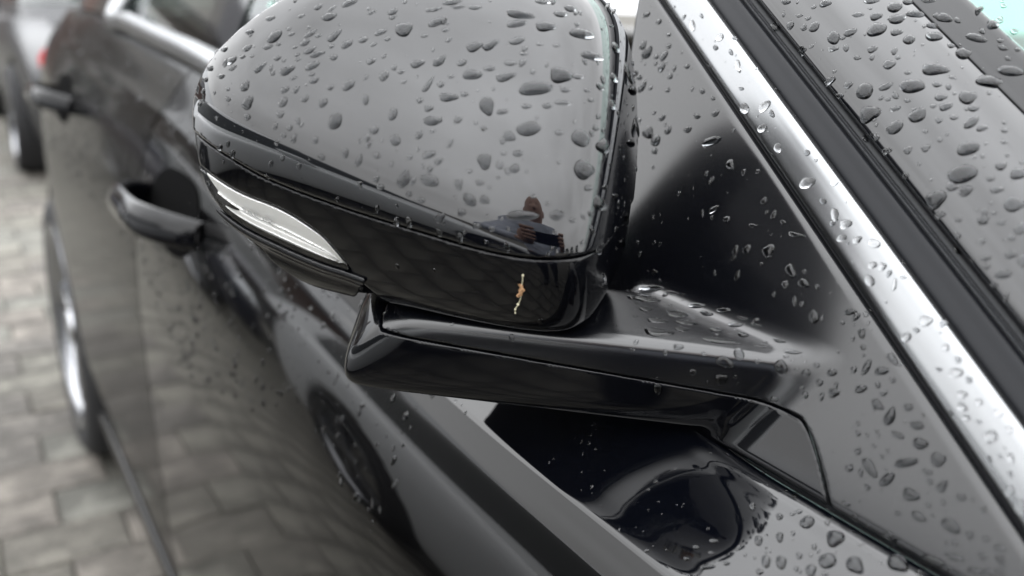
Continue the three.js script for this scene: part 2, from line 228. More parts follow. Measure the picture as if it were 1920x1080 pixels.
// windows: the sides lean in to the roof
const beltAt = (z) => flank(0.1, z), leanIn = (z, y) => { const b = beltAt(z); return V3(b.x + 0.02 + 0.42 * (y - b.y) + 0.25 * Math.pow(Math.max(0, y - b.y), 2), y, z); };
const roofY = (z) => 1.44 - 0.09 * Math.pow((z + 1.35) / 1.1, 2) * (z > -1.35 ? 0.35 : 0.75), pillarZ = (y) => -0.3856 - (y - 1.1854) * 1.672 + 0.0;
const side = (name, z0, z1, mat, off = 0) => body(name, sheet(24, 16, (u, v) => { const y0 = lerp(0, 1, v), zb = lerp(z0(0), z1(0), u), yb = beltAt(zb).y + 0.004, yt = roofY(lerp(z0(1), z1(1), u)) - 0.02, y = lerp(yb, yt, y0), z = lerp(lerp(z0(y0), z1(y0), u), 0, 0); const p = leanIn(z, y); p.x += off; return p; }), mat);
const privacy = new THREE.MeshPhysicalMaterial({ name: 'privacy_glass', color: new THREE.Color().setRGB(0.3, 0.36, 0.34), roughness: 0.02, transmission: 1, thickness: 0, ior: 1.5 });
side('front_side_window', (q) => lerp(-0.36, -0.8, q), (q) => -1.06 - 0.02 * q, glassGreen);
side('door_pillar', (q) => -1.06 - 0.02 * q, (q) => -1.19 - 0.02 * q, gloss, -0.003);
side('rear_side_window', (q) => -1.19 - 0.02 * q, (q) => lerp(-1.68, -1.6, q), privacy);
side('rear_pillar', (q) => lerp(-1.70, -1.64, q), (q) => lerp(-2.55, -2.0, q), paint, -0.004);
// bright strip under the windows, turning up at the rear
const bar = (path, r, ry = 1) => new THREE.TubeGeometry(new THREE.CatmullRomCurve3(path), 60, r, 12);
{ const a = []; for (let i = 0; i <= 10; i++) { const z = lerp(-0.34, -1.66, i / 10), b = beltAt(z); a.push(V3(b.x + 0.004, b.y + 0.012, z)); }
  for (let i = 1; i <= 6; i++) { const y = lerp(beltAt(-1.69).y + 0.02, roofY(-1.6) - 0.02, i / 6), p = leanIn(lerp(-1.69, -1.62, i / 6), y); p.x -= 0.008; a.push(p); }
  body('belt_moulding', bar(a, 0.017), chrome); }
body('belt_seal', sheet(8, 30, (u, v) => { const z = lerp(0.05, -0.46, v); return V3(0.2785 + 0.02 * u, 0.987 + 0.004 * u + beltRise(z), z); }), rubber);
body('roof', sheet(30, 30, (u, v) => { const z = lerp(-0.78, -2.0, v), p = leanIn(z, roofY(z) - 0.03), x = lerp(p.x - 0.01, 2.2 - p.x + 0.01, u); return V3(x, roofY(z) - 0.03 + 0.05 * (1 - Math.pow(2 * u - 1, 4)), z); }), paint);
body('rear_window', sheet(16, 8, (u, v) => { const z = lerp(-2.0, -2.55, v), y = lerp(roofY(-2.0) - 0.02, beltAt(-2.5).y + 0.02, v), e = lerp(0.45, 0.32, v); return V3(lerp(e, 2.2 - e, u), y, z); }), privacy);
side('far_side_window', (q) => lerp(-0.36, -0.8, q), (q) => lerp(-1.68, -1.6, q), glassGreen).geometry.scale(-1, 1, 1).translate(0, 0, 0);
// inside: floor, dashboard and seats
const cloth = new THREE.MeshStandardMaterial({ name: 'cabin_trim', color: new THREE.Color().setRGB(0.02, 0.02, 0.021), roughness: 0.85 });
const cabin = new THREE.Group(); cabin.name = 'cabin'; car.add(cabin);
const rbox = (w, h, d, r, s = 0.03) => net((x, y, z) => lse(r, Math.abs(x) - w / 2, Math.abs(y) - h / 2, Math.abs(z) - d / 2), [-w / 2 - 0.03, -h / 2 - 0.03, -d / 2 - 0.03], [w / 2 + 0.03, h / 2 + 0.03, d / 2 + 0.03], s, asIs);
body('floor', new THREE.BoxGeometry(1.4, 0.04, 2.6).translate(1.1, 0.3, -1.2), cloth, cabin);
body('dashboard', rbox(1.46, 0.3, 0.5, 0.03).translate(1.1, 0.86, -0.12), cloth, cabin);
for (const x of [0.72, 1.48]) { body('seat', rbox(0.5, 0.14, 0.52, 0.03).translate(x, 0.5, -0.9), cloth, cabin); body('seat_back', rbox(0.48, 0.62, 0.14, 0.03).rotateX(-0.3).translate(x, 0.85, -1.2), cloth, cabin); body('headrest', rbox(0.27, 0.18, 0.1, 0.02, 0.02).translate(x, 1.24, -1.33), cloth, cabin); }
body('rear_seat', rbox(1.3, 0.75, 0.2, 0.04).rotateX(-0.3).translate(1.1, 0.78, -2.0), cloth, cabin);
for (const x of [0.33, 1.87]) body('door_card', new THREE.BoxGeometry(0.04, 0.62, 2.1).translate(x + 0.02 * Math.sign(1.1 - x), 0.66, -1.0), cloth, cabin);

// ---------------------------------------------------------------- handles, tail lamp
const flankAt = (y, z) => { let lo = 0.1, hi = 0.95; for (let i = 0; i < 30; i++) { const u = (lo + hi) / 2; if (flank(u, z).y > y) lo = u; else hi = u; } return flank(lo, z); };
function handle(z, parent) {
  const y = 0.905 + 0.6 * beltRise(z), p = flankAt(y, z), a = flankAt(y + 0.02, z), b = flankAt(y - 0.02, z), out = V3(-(a.y - b.y), a.x - b.x, 0).normalize(), up = V3(a.x - b.x, a.y - b.y, 0).normalize();
  const at = (o, h, l) => p.clone().addScaledVector(out, o).addScaledVector(up, h).add(V3(0, 0, l));
  // a flat strap, thick in the middle, whose two feet meet the door
  const N = 48, M = 20, pos = [], g = sheet(N, M, (u, v) => { const l = lerp(0.105, -0.105, u), q = 1 - Math.pow(Math.abs(2 * u - 1), 4), t = v * 2 * Math.PI, hh = 0.0165 * (0.82 + 0.18 * q) * (u < 0.3 ? lerp(1.15, 1, u / 0.3) : 1), th = 0.0085; return at(-0.004 + 0.055 * q + th * Math.cos(t), hh * Math.sin(t) * (1 - 0.12 * Math.cos(t)), l); });
  body('handle', g, gloss, parent);
  const cup = sheet(28, 10, (u, v) => { const t = u * 2 * Math.PI, c = flankAt(y + 0.002 + 0.042 * v * Math.sin(t), z + 0.095 * v * Math.sign(Math.cos(t)) * Math.pow(Math.abs(Math.cos(t)), 0.7)); return c.addScaledVector(out, 0.0012); }); body('handle_recess', cup, new THREE.MeshPhysicalMaterial({ name: 'recess', color: new THREE.Color().setRGB(0.0015, 0.0015, 0.0016), roughness: 0.9, specularIntensity: 0.05 }), parent);
  body('lock', new THREE.CylinderGeometry(0.008, 0.008, 0.01, 20).rotateZ(Math.PI / 2).translate(p.x - 0.002, p.y - 0.045, p.z + 0.02), chrome, parent);
}
handle(-0.955, frontDoor); handle(-1.79, rearDoor);
body('tail_lamp', sheet(16, 24, (u, v) => { const z = lerp(-2.62, -2.96, v), p = flankAt(lerp(0.995, 0.94, u), z); p.x -= 0.018 * Math.sin(v * Math.PI) * Math.sqrt(Math.sin(u * Math.PI) + 1e-6); return p; }), new THREE.MeshPhysicalMaterial({ name: 'tail_lamp', color: new THREE.Color().setRGB(0.42, 0.006, 0.016), roughness: 0.15, specularIntensity: 0.4 }));
// raised lettering inside the indicator
const font = await new FontLoader().loadAsync('fonts/droid/droid_sans_bold.typeface.json');
{ const g = new TextGeometry('SAE E2', { font, size: 2.5, depth: 0.5, curveSegments: 3 }), P = g.attributes.position, q = V3(); g.computeBoundingBox();
  for (let i = 0; i < P.count; i++) { const A = 93 - P.getX(i) * 1.35, B = lerp(indLow(A), indTop(A), 0.52) + P.getY(i) - 1.2; let F = 40; while (head(A, B, F) > -2.2 && F > -45) F -= 0.15; const w = headOut.p(A, B, F + P.getZ(i)); P.setXYZ(i, ...w); }
  g.computeVertexNormals(); body('lettering', g, new THREE.MeshStandardMaterial({ name: 'lettering', color: new THREE.Color().setRGB(0.4, 0.4, 0.4), roughness: 0.4, metalness: 0.4 }), mirror); }
// ---------------------------------------------------------------- the place
const lin = (r, g, b) => new THREE.Color().setRGB(r, g, b);
function canvasTex(w, h, fill, repeat) { const d = new Uint8Array(w * h * 4); for (let j = 0; j < h; j++) for (let i = 0; i < w; i++) { const c = fill(i / w, j / h), k = (j * w + i) * 4; d[k] = c[0]; d[k + 1] = c[1]; d[k + 2] = c[2]; d[k + 3] = 255; } const t = new THREE.DataTexture(d, w, h); t.colorSpace = THREE.SRGBColorSpace; t.wrapS = t.wrapT = THREE.RepeatWrapping; t.magFilter = THREE.LinearFilter; t.minFilter = THREE.LinearFilter; t.needsUpdate = true; if (repeat) t.repeat.set(...repeat); return t; }
const mottled = (seed, a, b, c) => canvasTex(256, 160, (u, v) => { const n = fbm(u * 5 + seed, v * 3.4 + seed, 3, 5), g = fbm(u * 60 + seed, v * 40, 5, 2), p = smooth(0.5, 0.64, fbm(u * 3 + seed * 3, v * 2.4, 9, 4)), k = 0.74 + 0.34 * n + 0.34 * (g - 0.5) + 0.2 * p; return [a * k, b * k, c * k].map((x) => clamp(x, 0, 255)); });
const pavers = [[1, 92, 90, 84], [5, 89, 88, 83], [9, 95, 92, 86], [14, 86, 83, 79], [19, 92, 88, 83]].map(([s, a, b, c]) => new THREE.MeshPhysicalMaterial({ name: 'paver', map: mottled(s, a, b, c), roughness: 0.8, specularIntensity: 0.45 }));
const ground = part('ground', new THREE.PlaneGeometry(400, 400).rotateX(-Math.PI / 2), new THREE.MeshPhysicalMaterial({ name: 'bedding', color: lin(0.062, 0.058, 0.05), roughness: 0.95, specularIntensity: 0.3 }), scene); ground.position.y = -0.012; ground.userData = { kind: 'structure' };
const PX = 0.25, PZ = 0.155, block = (() => { const w = PX / 2 - 0.0025, d = PZ / 2 - 0.0025, c = 0.004, L = [[w, d, -0.02], [w, d, -0.004], [w - c, d - c, 0]], pos = [], uv = [], idx = []; for (const [x, z, y] of L) for (const [sx, sz] of [[-1, -1], [1, -1], [1, 1], [-1, 1]]) { pos.push(sx * x, y, sz * z); uv.push(0.5 + sx * x / PX, 0.5 + sz * z / PZ); } for (let r = 0; r < 2; r++) for (let k = 0; k < 4; k++) { const a = r * 4 + k, b = r * 4 + (k + 1) % 4; idx.push(a, a + 4, b, b, a + 4, b + 4); } idx.push(8, 11, 9, 9, 11, 10); const g = new THREE.BufferGeometry(); g.setAttribute('position', new THREE.Float32BufferAttribute(pos, 3)); g.setAttribute('uv', new THREE.Float32BufferAttribute(uv, 2)); g.setIndex(idx); return g.toNonIndexed(); })(); block.computeVertexNormals();
{ const far = [], r = rng(5), gone = (x, z) => x > -0.35 && x < 0.95 && z < -1.45 && z > -7.4 && x < 0.62 + 0.09 * (-z - 1.5) && x > -0.15 + 0.06 * (-z - 1.5);
  for (let k = -150; k < 170; k++) for (let i = -62; i < 40; i++) { const x = 0.112 + (i + (k & 1 ? 0 : 0.5)) * PX, z = -1.785 - (k - 0.5) * PZ, tilt = [(r() - 0.5) * 0.02, (r() - 0.5) * 0.012, (r() - 0.5) * 0.006], q = r();
    if (gone(x, z)) { const b = part('paver', block, pavers[Math.floor(q * 5)], ground); b.position.set(x, 0.012 + tilt[2], z); b.rotation.set(tilt[0], 0, tilt[1]); } else far.push([x, z, tilt, q]); }
  const m = new THREE.InstancedMesh(block, pavers[0], far.length), o = new THREE.Object3D(), c = new THREE.Color(); m.name = 'paving_field'; m.userData = { kind: 'stuff' };
  far.forEach(([x, z, t, q], i) => { o.position.set(x, 0.012 + t[2], z); o.rotation.set(t[0], 0, t[1]); o.updateMatrix(); m.setMatrixAt(i, o.matrix); m.setColorAt(i, c.setRGB(0.92 + 0.16 * q, 0.92 + 0.15 * q, 0.92 + 0.14 * q)); }); add(m, ground); }

// a plain saloon built from one solid: x across, z to its front
function saloon(name, label, pos, turn, bodyMat, back = 1.55, front = 1.3, cell = 0.045) {
  const t = thing(name, label, 'car', pos); t.rotation.y = turn;
  const top = curve([-2.3, 0.86], [-1.9, 1.0], [-1.2, 1.0], [0, 0.94], [0.9, 0.95], [1.6, 0.87], [2.1, 0.72], [2.3, 0.6]);
  const arch = (y, z) => Math.min(Math.hypot(y - 0.33, z - 1.38), Math.hypot(y - 0.33, z + 1.38)) - 0.37;
  const low = (x, y, z) => { const w = 0.9 - 0.05 * Math.pow(Math.abs(z) / 2.25, 4) - 0.06 * Math.pow((y - 0.62) / 0.4, 2); return smax(lse(0.035, Math.abs(x) - w, y - top(z) + 0.03 * x * x, 0.2 - y, Math.abs(z) - 2.24 + 0.12 * x * x + 0.1 * Math.pow((y - 0.5) / 0.4, 2)), Math.max(-arch(y, z), 0.62 - Math.abs(x)), 0.02); };
  const cab = (x, y, z) => lse(0.05, (Math.abs(x) - 0.8 + 0.42 * (y - 0.95)) * 0.92, y - 1.44 + 0.05 * x * x + 0.04 * z * z, (z * 0.5 + y * 0.866 - front) , (back > 1.6 ? -z * 0.8 + y * 0.6 - back : -z * 0.5 + y * 0.866 - back), 0.7 - y);
  part('body', net(low, [-1, 0.15, -2.4], [1, 1.1, 2.4], cell, asIs), bodyMat, t);
  part('cabin', net((x, y, z) => smax(cab(x, y, z), 0.85 - y, 0.02), [-0.9, 0.8, -2.4], [0.9, 1.55, 2.2], cell, asIs), bodyMat, t);
  const pane = (nm, region) => part(nm, net((x, y, z) => smax(cab(x, y, z) - 0.006, region(x, y, z), 0.03), [-0.95, 0.85, -2.4], [0.95, 1.5, 2.2], cell * 0.8, asIs), darkGlass, t);
  for (const s of [-1, 1]) { pane('side_window', (x, y, z) => Math.max(0.99 - y, y - 1.33, back > 1.6 ? Math.max(z - 0.86 - 2 * (front - 1.3) + 0.9 * (y - 0.95), -z - 1.85) : Math.abs(z + 0.05) - 0.5 * (1.85 - 0.9 * (y - 0.95)), 0.45 - s * x)); }
  pane('windscreen', (x, y, z) => Math.max(1.0 - y, y - 1.36, 0.35 + 2 * (front - 1.3) - z, Math.abs(x) - 0.66));
  pane('rear_window', (x, y, z) => Math.max(1.06 - y, y - 1.36, 0.6 + z, Math.abs(x) - 0.62));
  for (const sx of [-1, 1]) for (const sz of [-1, 1]) wheel(t, sx * 0.83, 0.33, sz * 1.38, sx, 0.33);
  for (const s of [-1, 1]) {
    part('headlight', net((x, y, z) => smax(low(x, y, z) - 0.006, Math.hypot((x - s * 0.66) / 1.6, y - 0.64, 0) - 0.09, 0.02) + (z < 1.5 ? 1 : 0), [s * 0.66 - 0.25, 0.5, 1.7], [s * 0.66 + 0.25, 0.8, 2.35], 0.022, asIs), lampClear, t);
    part('tail_lamp', net((x, y, z) => smax(low(x, y, z) - 0.006, Math.hypot((x - s * 0.7) / 1.5, y - 0.82) - 0.09, 0.02), [s * 0.7 - 0.25, 0.65, -2.35], [s * 0.7 + 0.25, 1.0, -1.8], 0.022, asIs), lampRed, t);
    const m = net((x, y, z) => lse(0.015, Math.abs(x) - 0.11, Math.abs(y) - 0.075, Math.abs(z) - 0.06), [-0.13, -0.1, -0.1], [0.13, 0.1, 0.1], 0.018, asIs); part('wing_mirror', m.translate(s * 0.98, 1.02, 0.62), bodyMat, t);
  }
  part('grille', net((x, y, z) => smax(low(x, y, z) - 0.005, Math.max(Math.abs(x) - 0.42, Math.abs(y - 0.48) - 0.13), 0.02), [-0.5, 0.3, 2.0], [0.5, 0.66, 2.35], 0.025, asIs), rubber, t);
  return t;
}
const darkGlass = new THREE.MeshPhysicalMaterial({ name: 'dark_glass', color: lin(0.012, 0.016, 0.015), roughness: 0.03 });
const lampClear = new THREE.MeshPhysicalMaterial({ name: 'headlight', color: lin(0.5, 0.52, 0.54), roughness: 0.1, metalness: 0.4 });
const lampRed = new THREE.MeshPhysicalMaterial({ name: 'tail_lamp', color: lin(0.35, 0.008, 0.014), roughness: 0.08, clearcoat: 1 });
const tyreMat = new THREE.MeshStandardMaterial({ name: 'tyre', color: lin(0.009, 0.009, 0.01), roughness: 0.85 });
const alloy = new THREE.MeshStandardMaterial({ name: 'alloy', color: lin(0.34, 0.345, 0.36), metalness: 1, roughness: 0.22 });
function wheel(parent, x, y, z, side, r, spokes = 5) {
  const w = new THREE.Group(); w.name = 'wheel'; w.position.set(x, y, z); w.rotation.z = side > 0 ? -Math.PI / 2 : Math.PI / 2; parent.add(w);   // the wheel's own y axis points away from the car
  const T = [[r * 0.66, -0.1], [r * 0.9, -0.112], [r * 0.975, -0.095], [r, -0.06], [r, 0.06], [r * 0.975, 0.095], [r * 0.9, 0.112], [r * 0.8, 0.108], [r * 0.72, 0.09]].map((p) => new THREE.Vector2(...p));
  part('tyre', new THREE.LatheGeometry(T, 64), tyreMat, w);
  const Rm = [[r * 0.5, -0.08], [r * 0.62, -0.04], [r * 0.64, 0.06], [r * 0.73, 0.098], [r * 0.77, 0.112], [r * 0.78, 0.106]].map((p) => new THREE.Vector2(...p));
  part('rim', new THREE.LatheGeometry(Rm, 64), alloy, w);
  const sh = new THREE.Shape(); sh.moveTo(r * 0.06, -r * 0.06); sh.lineTo(r * 0.68, -r * 0.1); sh.lineTo(r * 0.68, -r * 0.03); sh.lineTo(r * 0.3, 0); sh.lineTo(r * 0.68, r * 0.03); sh.lineTo(r * 0.68, r * 0.1); sh.lineTo(r * 0.06, r * 0.06);
  const sg = new THREE.ExtrudeGeometry(sh, { depth: 0.022, bevelThickness: 0.005, bevelSize: 0.005, bevelSegments: 2 }).rotateX(-Math.PI / 2).translate(0, 0.062, 0);
  for (let k = 0; k < spokes; k++) { const m = part('spoke', sg, alloy, w); m.rotation.y = k * 2 * Math.PI / spokes + 0.3; }
  part('hub', new THREE.CylinderGeometry(r * 0.13, r * 0.16, 0.05, 24).translate(0, 0.075, 0), alloy, w);
}
const silver = new THREE.MeshPhysicalMaterial({ name: 'white_paint', color: lin(0.76, 0.77, 0.78), metalness: 0.05, roughness: 0.4, clearcoat: 1, clearcoatRoughness: 0.02 });
const charcoal = new THREE.MeshPhysicalMaterial({ name: 'charcoal_paint', color: lin(0.02, 0.021, 0.023), metalness: 0.1, roughness: 0.35, clearcoat: 0.1, clearcoatRoughness: 0.05, specularIntensity: 0.5 });
saloon('white_estate', 'white estate car parked alongside the black car', [-1.98, 0, -0.87], 0, silver, 2.42, 1.52);
saloon('navy_car', 'navy blue saloon car parked behind the white car', [-2.05, 0, -5.9], 0, new THREE.MeshPhysicalMaterial({ name: 'navy_paint', color: lin(0.006, 0.008, 0.02), roughness: 0.3, clearcoat: 1, clearcoatRoughness: 0.02 }));
saloon('charcoal_car', 'charcoal grey saloon car parked behind the black car', [1.32, 0, -7.6], 0, charcoal);

// terraced houses
const brickMat = new THREE.MeshStandardMaterial({ name: 'brick', color: lin(0.085, 0.058, 0.05), roughness: 0.9 });
const renderMat = new THREE.MeshStandardMaterial({ name: 'render', color: lin(0.3, 0.29, 0.27), roughness: 0.9 });
const slate = new THREE.MeshStandardMaterial({ name: 'slate', color: lin(0.05, 0.05, 0.055), roughness: 0.7 });
const whiteTrim = new THREE.MeshStandardMaterial({ name: 'white_trim', color: lin(0.75, 0.75, 0.73), roughness: 0.5 });
function house(pos, turn, wall, w, label, extra = {}) {
  const t = thing('terraced_house', label, 'house', pos, 'terraced houses across the street'); t.rotation.y = turn;            // front looks along its own z
  const h = 5.2, d = 8;
  part('wall', new THREE.BoxGeometry(w, h, d).translate(0, h / 2, -d / 2), wall, t);
  const rs = new THREE.Shape(); rs.moveTo(-d / 2 - 0.3, 0); rs.lineTo(0, 2.6); rs.lineTo(d / 2 + 0.3, 0);
  const roof = part('roof', new THREE.ExtrudeGeometry(rs, { depth: w - 0.02, bevelEnabled: false }).rotateY(Math.PI / 2).translate(-w / 2 + 0.01, h + 0.003, -d / 2), slate, t);
  part('chimney', new THREE.BoxGeometry(0.6, 1.6, 0.9).translate(w / 2 - 0.6, h + 2.9, -d / 2), brickMat, roof);
  const openings = [[-w / 4, 3.7, 1.3, 1.4], [w / 4, 3.7, 1.3, 1.4], [w / 4, 1.35, 1.7, 1.5]];
  for (const [x, y, ww, hh] of openings) { const f = part('window', new THREE.BoxGeometry(ww + 0.16, hh + 0.16, 0.12).translate(x, y, 0.02), whiteTrim, t); for (const s of [-1, 1]) part('pane', new THREE.BoxGeometry(ww / 2 - 0.06, hh - 0.08, 0.1).translate(x + s * ww / 4, y, 0.05), darkGlass, f); }
  const door = part('door', new THREE.BoxGeometry(0.95, 2.05, 0.12).translate(-w / 4, 1.03, 0.02), extra.door ?? slate, t); part('handle', new THREE.SphereGeometry(0.04, 12, 8).translate(-w / 4 + 0.35, 1.0, 0.1), alloy, door);
  if (extra.gable) { const gs = new THREE.Shape(); gs.moveTo(-1.6, 0); gs.lineTo(0, 2.2); gs.lineTo(1.6, 0); part('gable', new THREE.ExtrudeGeometry(gs, { depth: 3, bevelEnabled: false }).translate(w / 4, h - 0.2, -2.9), renderMat, t); }
}
const greyBrick = new THREE.MeshStandardMaterial({ name: 'grey_brick', color: lin(0.075, 0.066, 0.06), roughness: 0.9 });
[[brickMat, 'red brick terraced house with a white gable', { gable: true }], [renderMat, 'cream rendered terraced house between two brick ones'], [greyBrick, 'brown brick terraced house with a plain roof'], [renderMat, 'cream rendered terraced house with a white gable', { gable: true }], [brickMat, 'end red brick house of the terrace']]
  .forEach(([m, l, e], i) => house([-48, 0, 4 - i * 8.6], Math.PI / 2, m, 8.6, l, e));
[[greyBrick, 'brown brick house closing the street behind the cars'], [brickMat, 'red brick house closing the street behind the cars'], [greyBrick, 'brown brick house with a white gable closing the street', { gable: true }], [brickMat, 'red brick house with a white gable closing the street', { gable: true }]].forEach(([m, l, e], i) => house([11 - i * 8.6, 0, -24], 0, m, 8.6, l, e));
wheel(car, 0.307 - carAt.x, 0.34, WZ - carAt.z, -1, 0.34); wheel(car, 0.307 - carAt.x, 0.34, 0.72 - carAt.z, -1, 0.34);

// a street lamp ahead of the cars, and trees along the road
{ const t = thing('street_lamp', 'tall grey street lamp standing ahead of the parked cars', 'street lamp', [-5.6, 0, 16]), m = new THREE.MeshStandardMaterial({ name: 'galvanised', color: lin(0.09, 0.09, 0.1), roughness: 0.5, metalness: 0.4 });
  part('base', new THREE.CylinderGeometry(0.09, 0.1, 1.2, 16).translate(0, 0.6, 0), m, t); part('column', new THREE.CylinderGeometry(0.045, 0.07, 5, 16).translate(0, 3.7, 0), m, t);
  const h = part('lantern', rbox(0.6, 0.16, 0.75, 0.03).rotateX(0.15).translate(0.1, 6.2, -0.15), m, t); part('glass', new THREE.BoxGeometry(0.35, 0.03, 0.45).rotateX(0.15).translate(0.1, 6.1, -0.15), lampClear, h); }
const leafMats = [[0.03, 0.05, 0.018], [0.042, 0.062, 0.022], [0.024, 0.042, 0.02]].map(([r, g, b]) => new THREE.MeshPhysicalMaterial({ name: 'leaf', color: lin(r, g, b), roughness: 0.8, side: THREE.DoubleSide, transmission: 0.3, thickness: 0 })), bark = new THREE.MeshStandardMaterial({ name: 'bark', color: lin(0.05, 0.04, 0.03), roughness: 0.95 });
function tree(x, z, h, seed, label) {
  const t = thing('street_tree', label, 'tree', [x, 0, z], 'trees along the road ahead'), r = rng(seed), pos = [], nor = [], woods = [];
  const limb = (a, b, ra, rb) => { const d = b.clone().sub(a), g = new THREE.CylinderGeometry(rb, ra, d.length(), 7).translate(0, d.length() / 2, 0); g.applyQuaternion(new THREE.Quaternion().setFromUnitVectors(V3(0, 1, 0), d.clone().normalize())).translate(a.x, a.y, a.z); woods.push(g); };
  limb(V3(0, 0, 0), V3(0.1, h * 0.45, 0.05), h * 0.028, h * 0.018);
  const clumps = []; for (let i = 0; i < 26; i++) { const a = r() * 6.28, e = Math.pow(r(), 0.6), y = h * (0.42 + 0.5 * r()), w = h * 0.3 * Math.sqrt(Math.max(0.05, 1 - Math.pow((y / h - 0.62) / 0.4, 2))); const c = V3(Math.cos(a) * w * e, y, Math.sin(a) * w * e); clumps.push([c, h * (0.07 + 0.05 * r())]); if (i < 12) limb(V3(0.1, h * (0.3 + 0.15 * r()), 0.05), c, h * 0.01, h * 0.003); }
  for (const [c, R] of clumps) for (let k = 0; k < 420; k++) { const d = V3(r() - 0.5, r() - 0.5, r() - 0.5).normalize().multiplyScalar(R * Math.pow(r(), 0.45)).add(c), s = h * 0.009 * (0.6 + r()), u = V3(r() - 0.5, r() - 0.5, r() - 0.5).normalize(), v = V3().crossVectors(u, V3(r() - 0.5, r() - 0.5, r() - 0.5)).normalize(), n = V3().crossVectors(u, v); for (const [p, q] of [[-1, -0.5], [1, -0.5], [0, 1.2]]) { const w = d.clone().addScaledVector(u, p * s).addScaledVector(v, q * s); pos.push(w.x, w.y, w.z); nor.push(n.x, n.y, n.z); } }
  const g = new THREE.BufferGeometry(); g.setAttribute('position', new THREE.Float32BufferAttribute(pos, 3)); g.setAttribute('normal', new THREE.Float32BufferAttribute(nor, 3));
  part('trunk', mergeGeometries(woods), bark, t); part('crown', g, leafMats[seed % 3], t);
}
[[-8, 27, 5], [-13, 30, 6], [-18, 28, 5.4], [-3, 31, 5.6], [2, 30, 6], [7.5, 28, 5.5], [-24, 30, 6]].forEach(([x, z, h], i) => tree(x, z, h, 31 + i, ['small dark green tree ahead of the cars', 'broad green tree ahead of the cars', 'tall dark green tree ahead of the cars'][i % 3]));

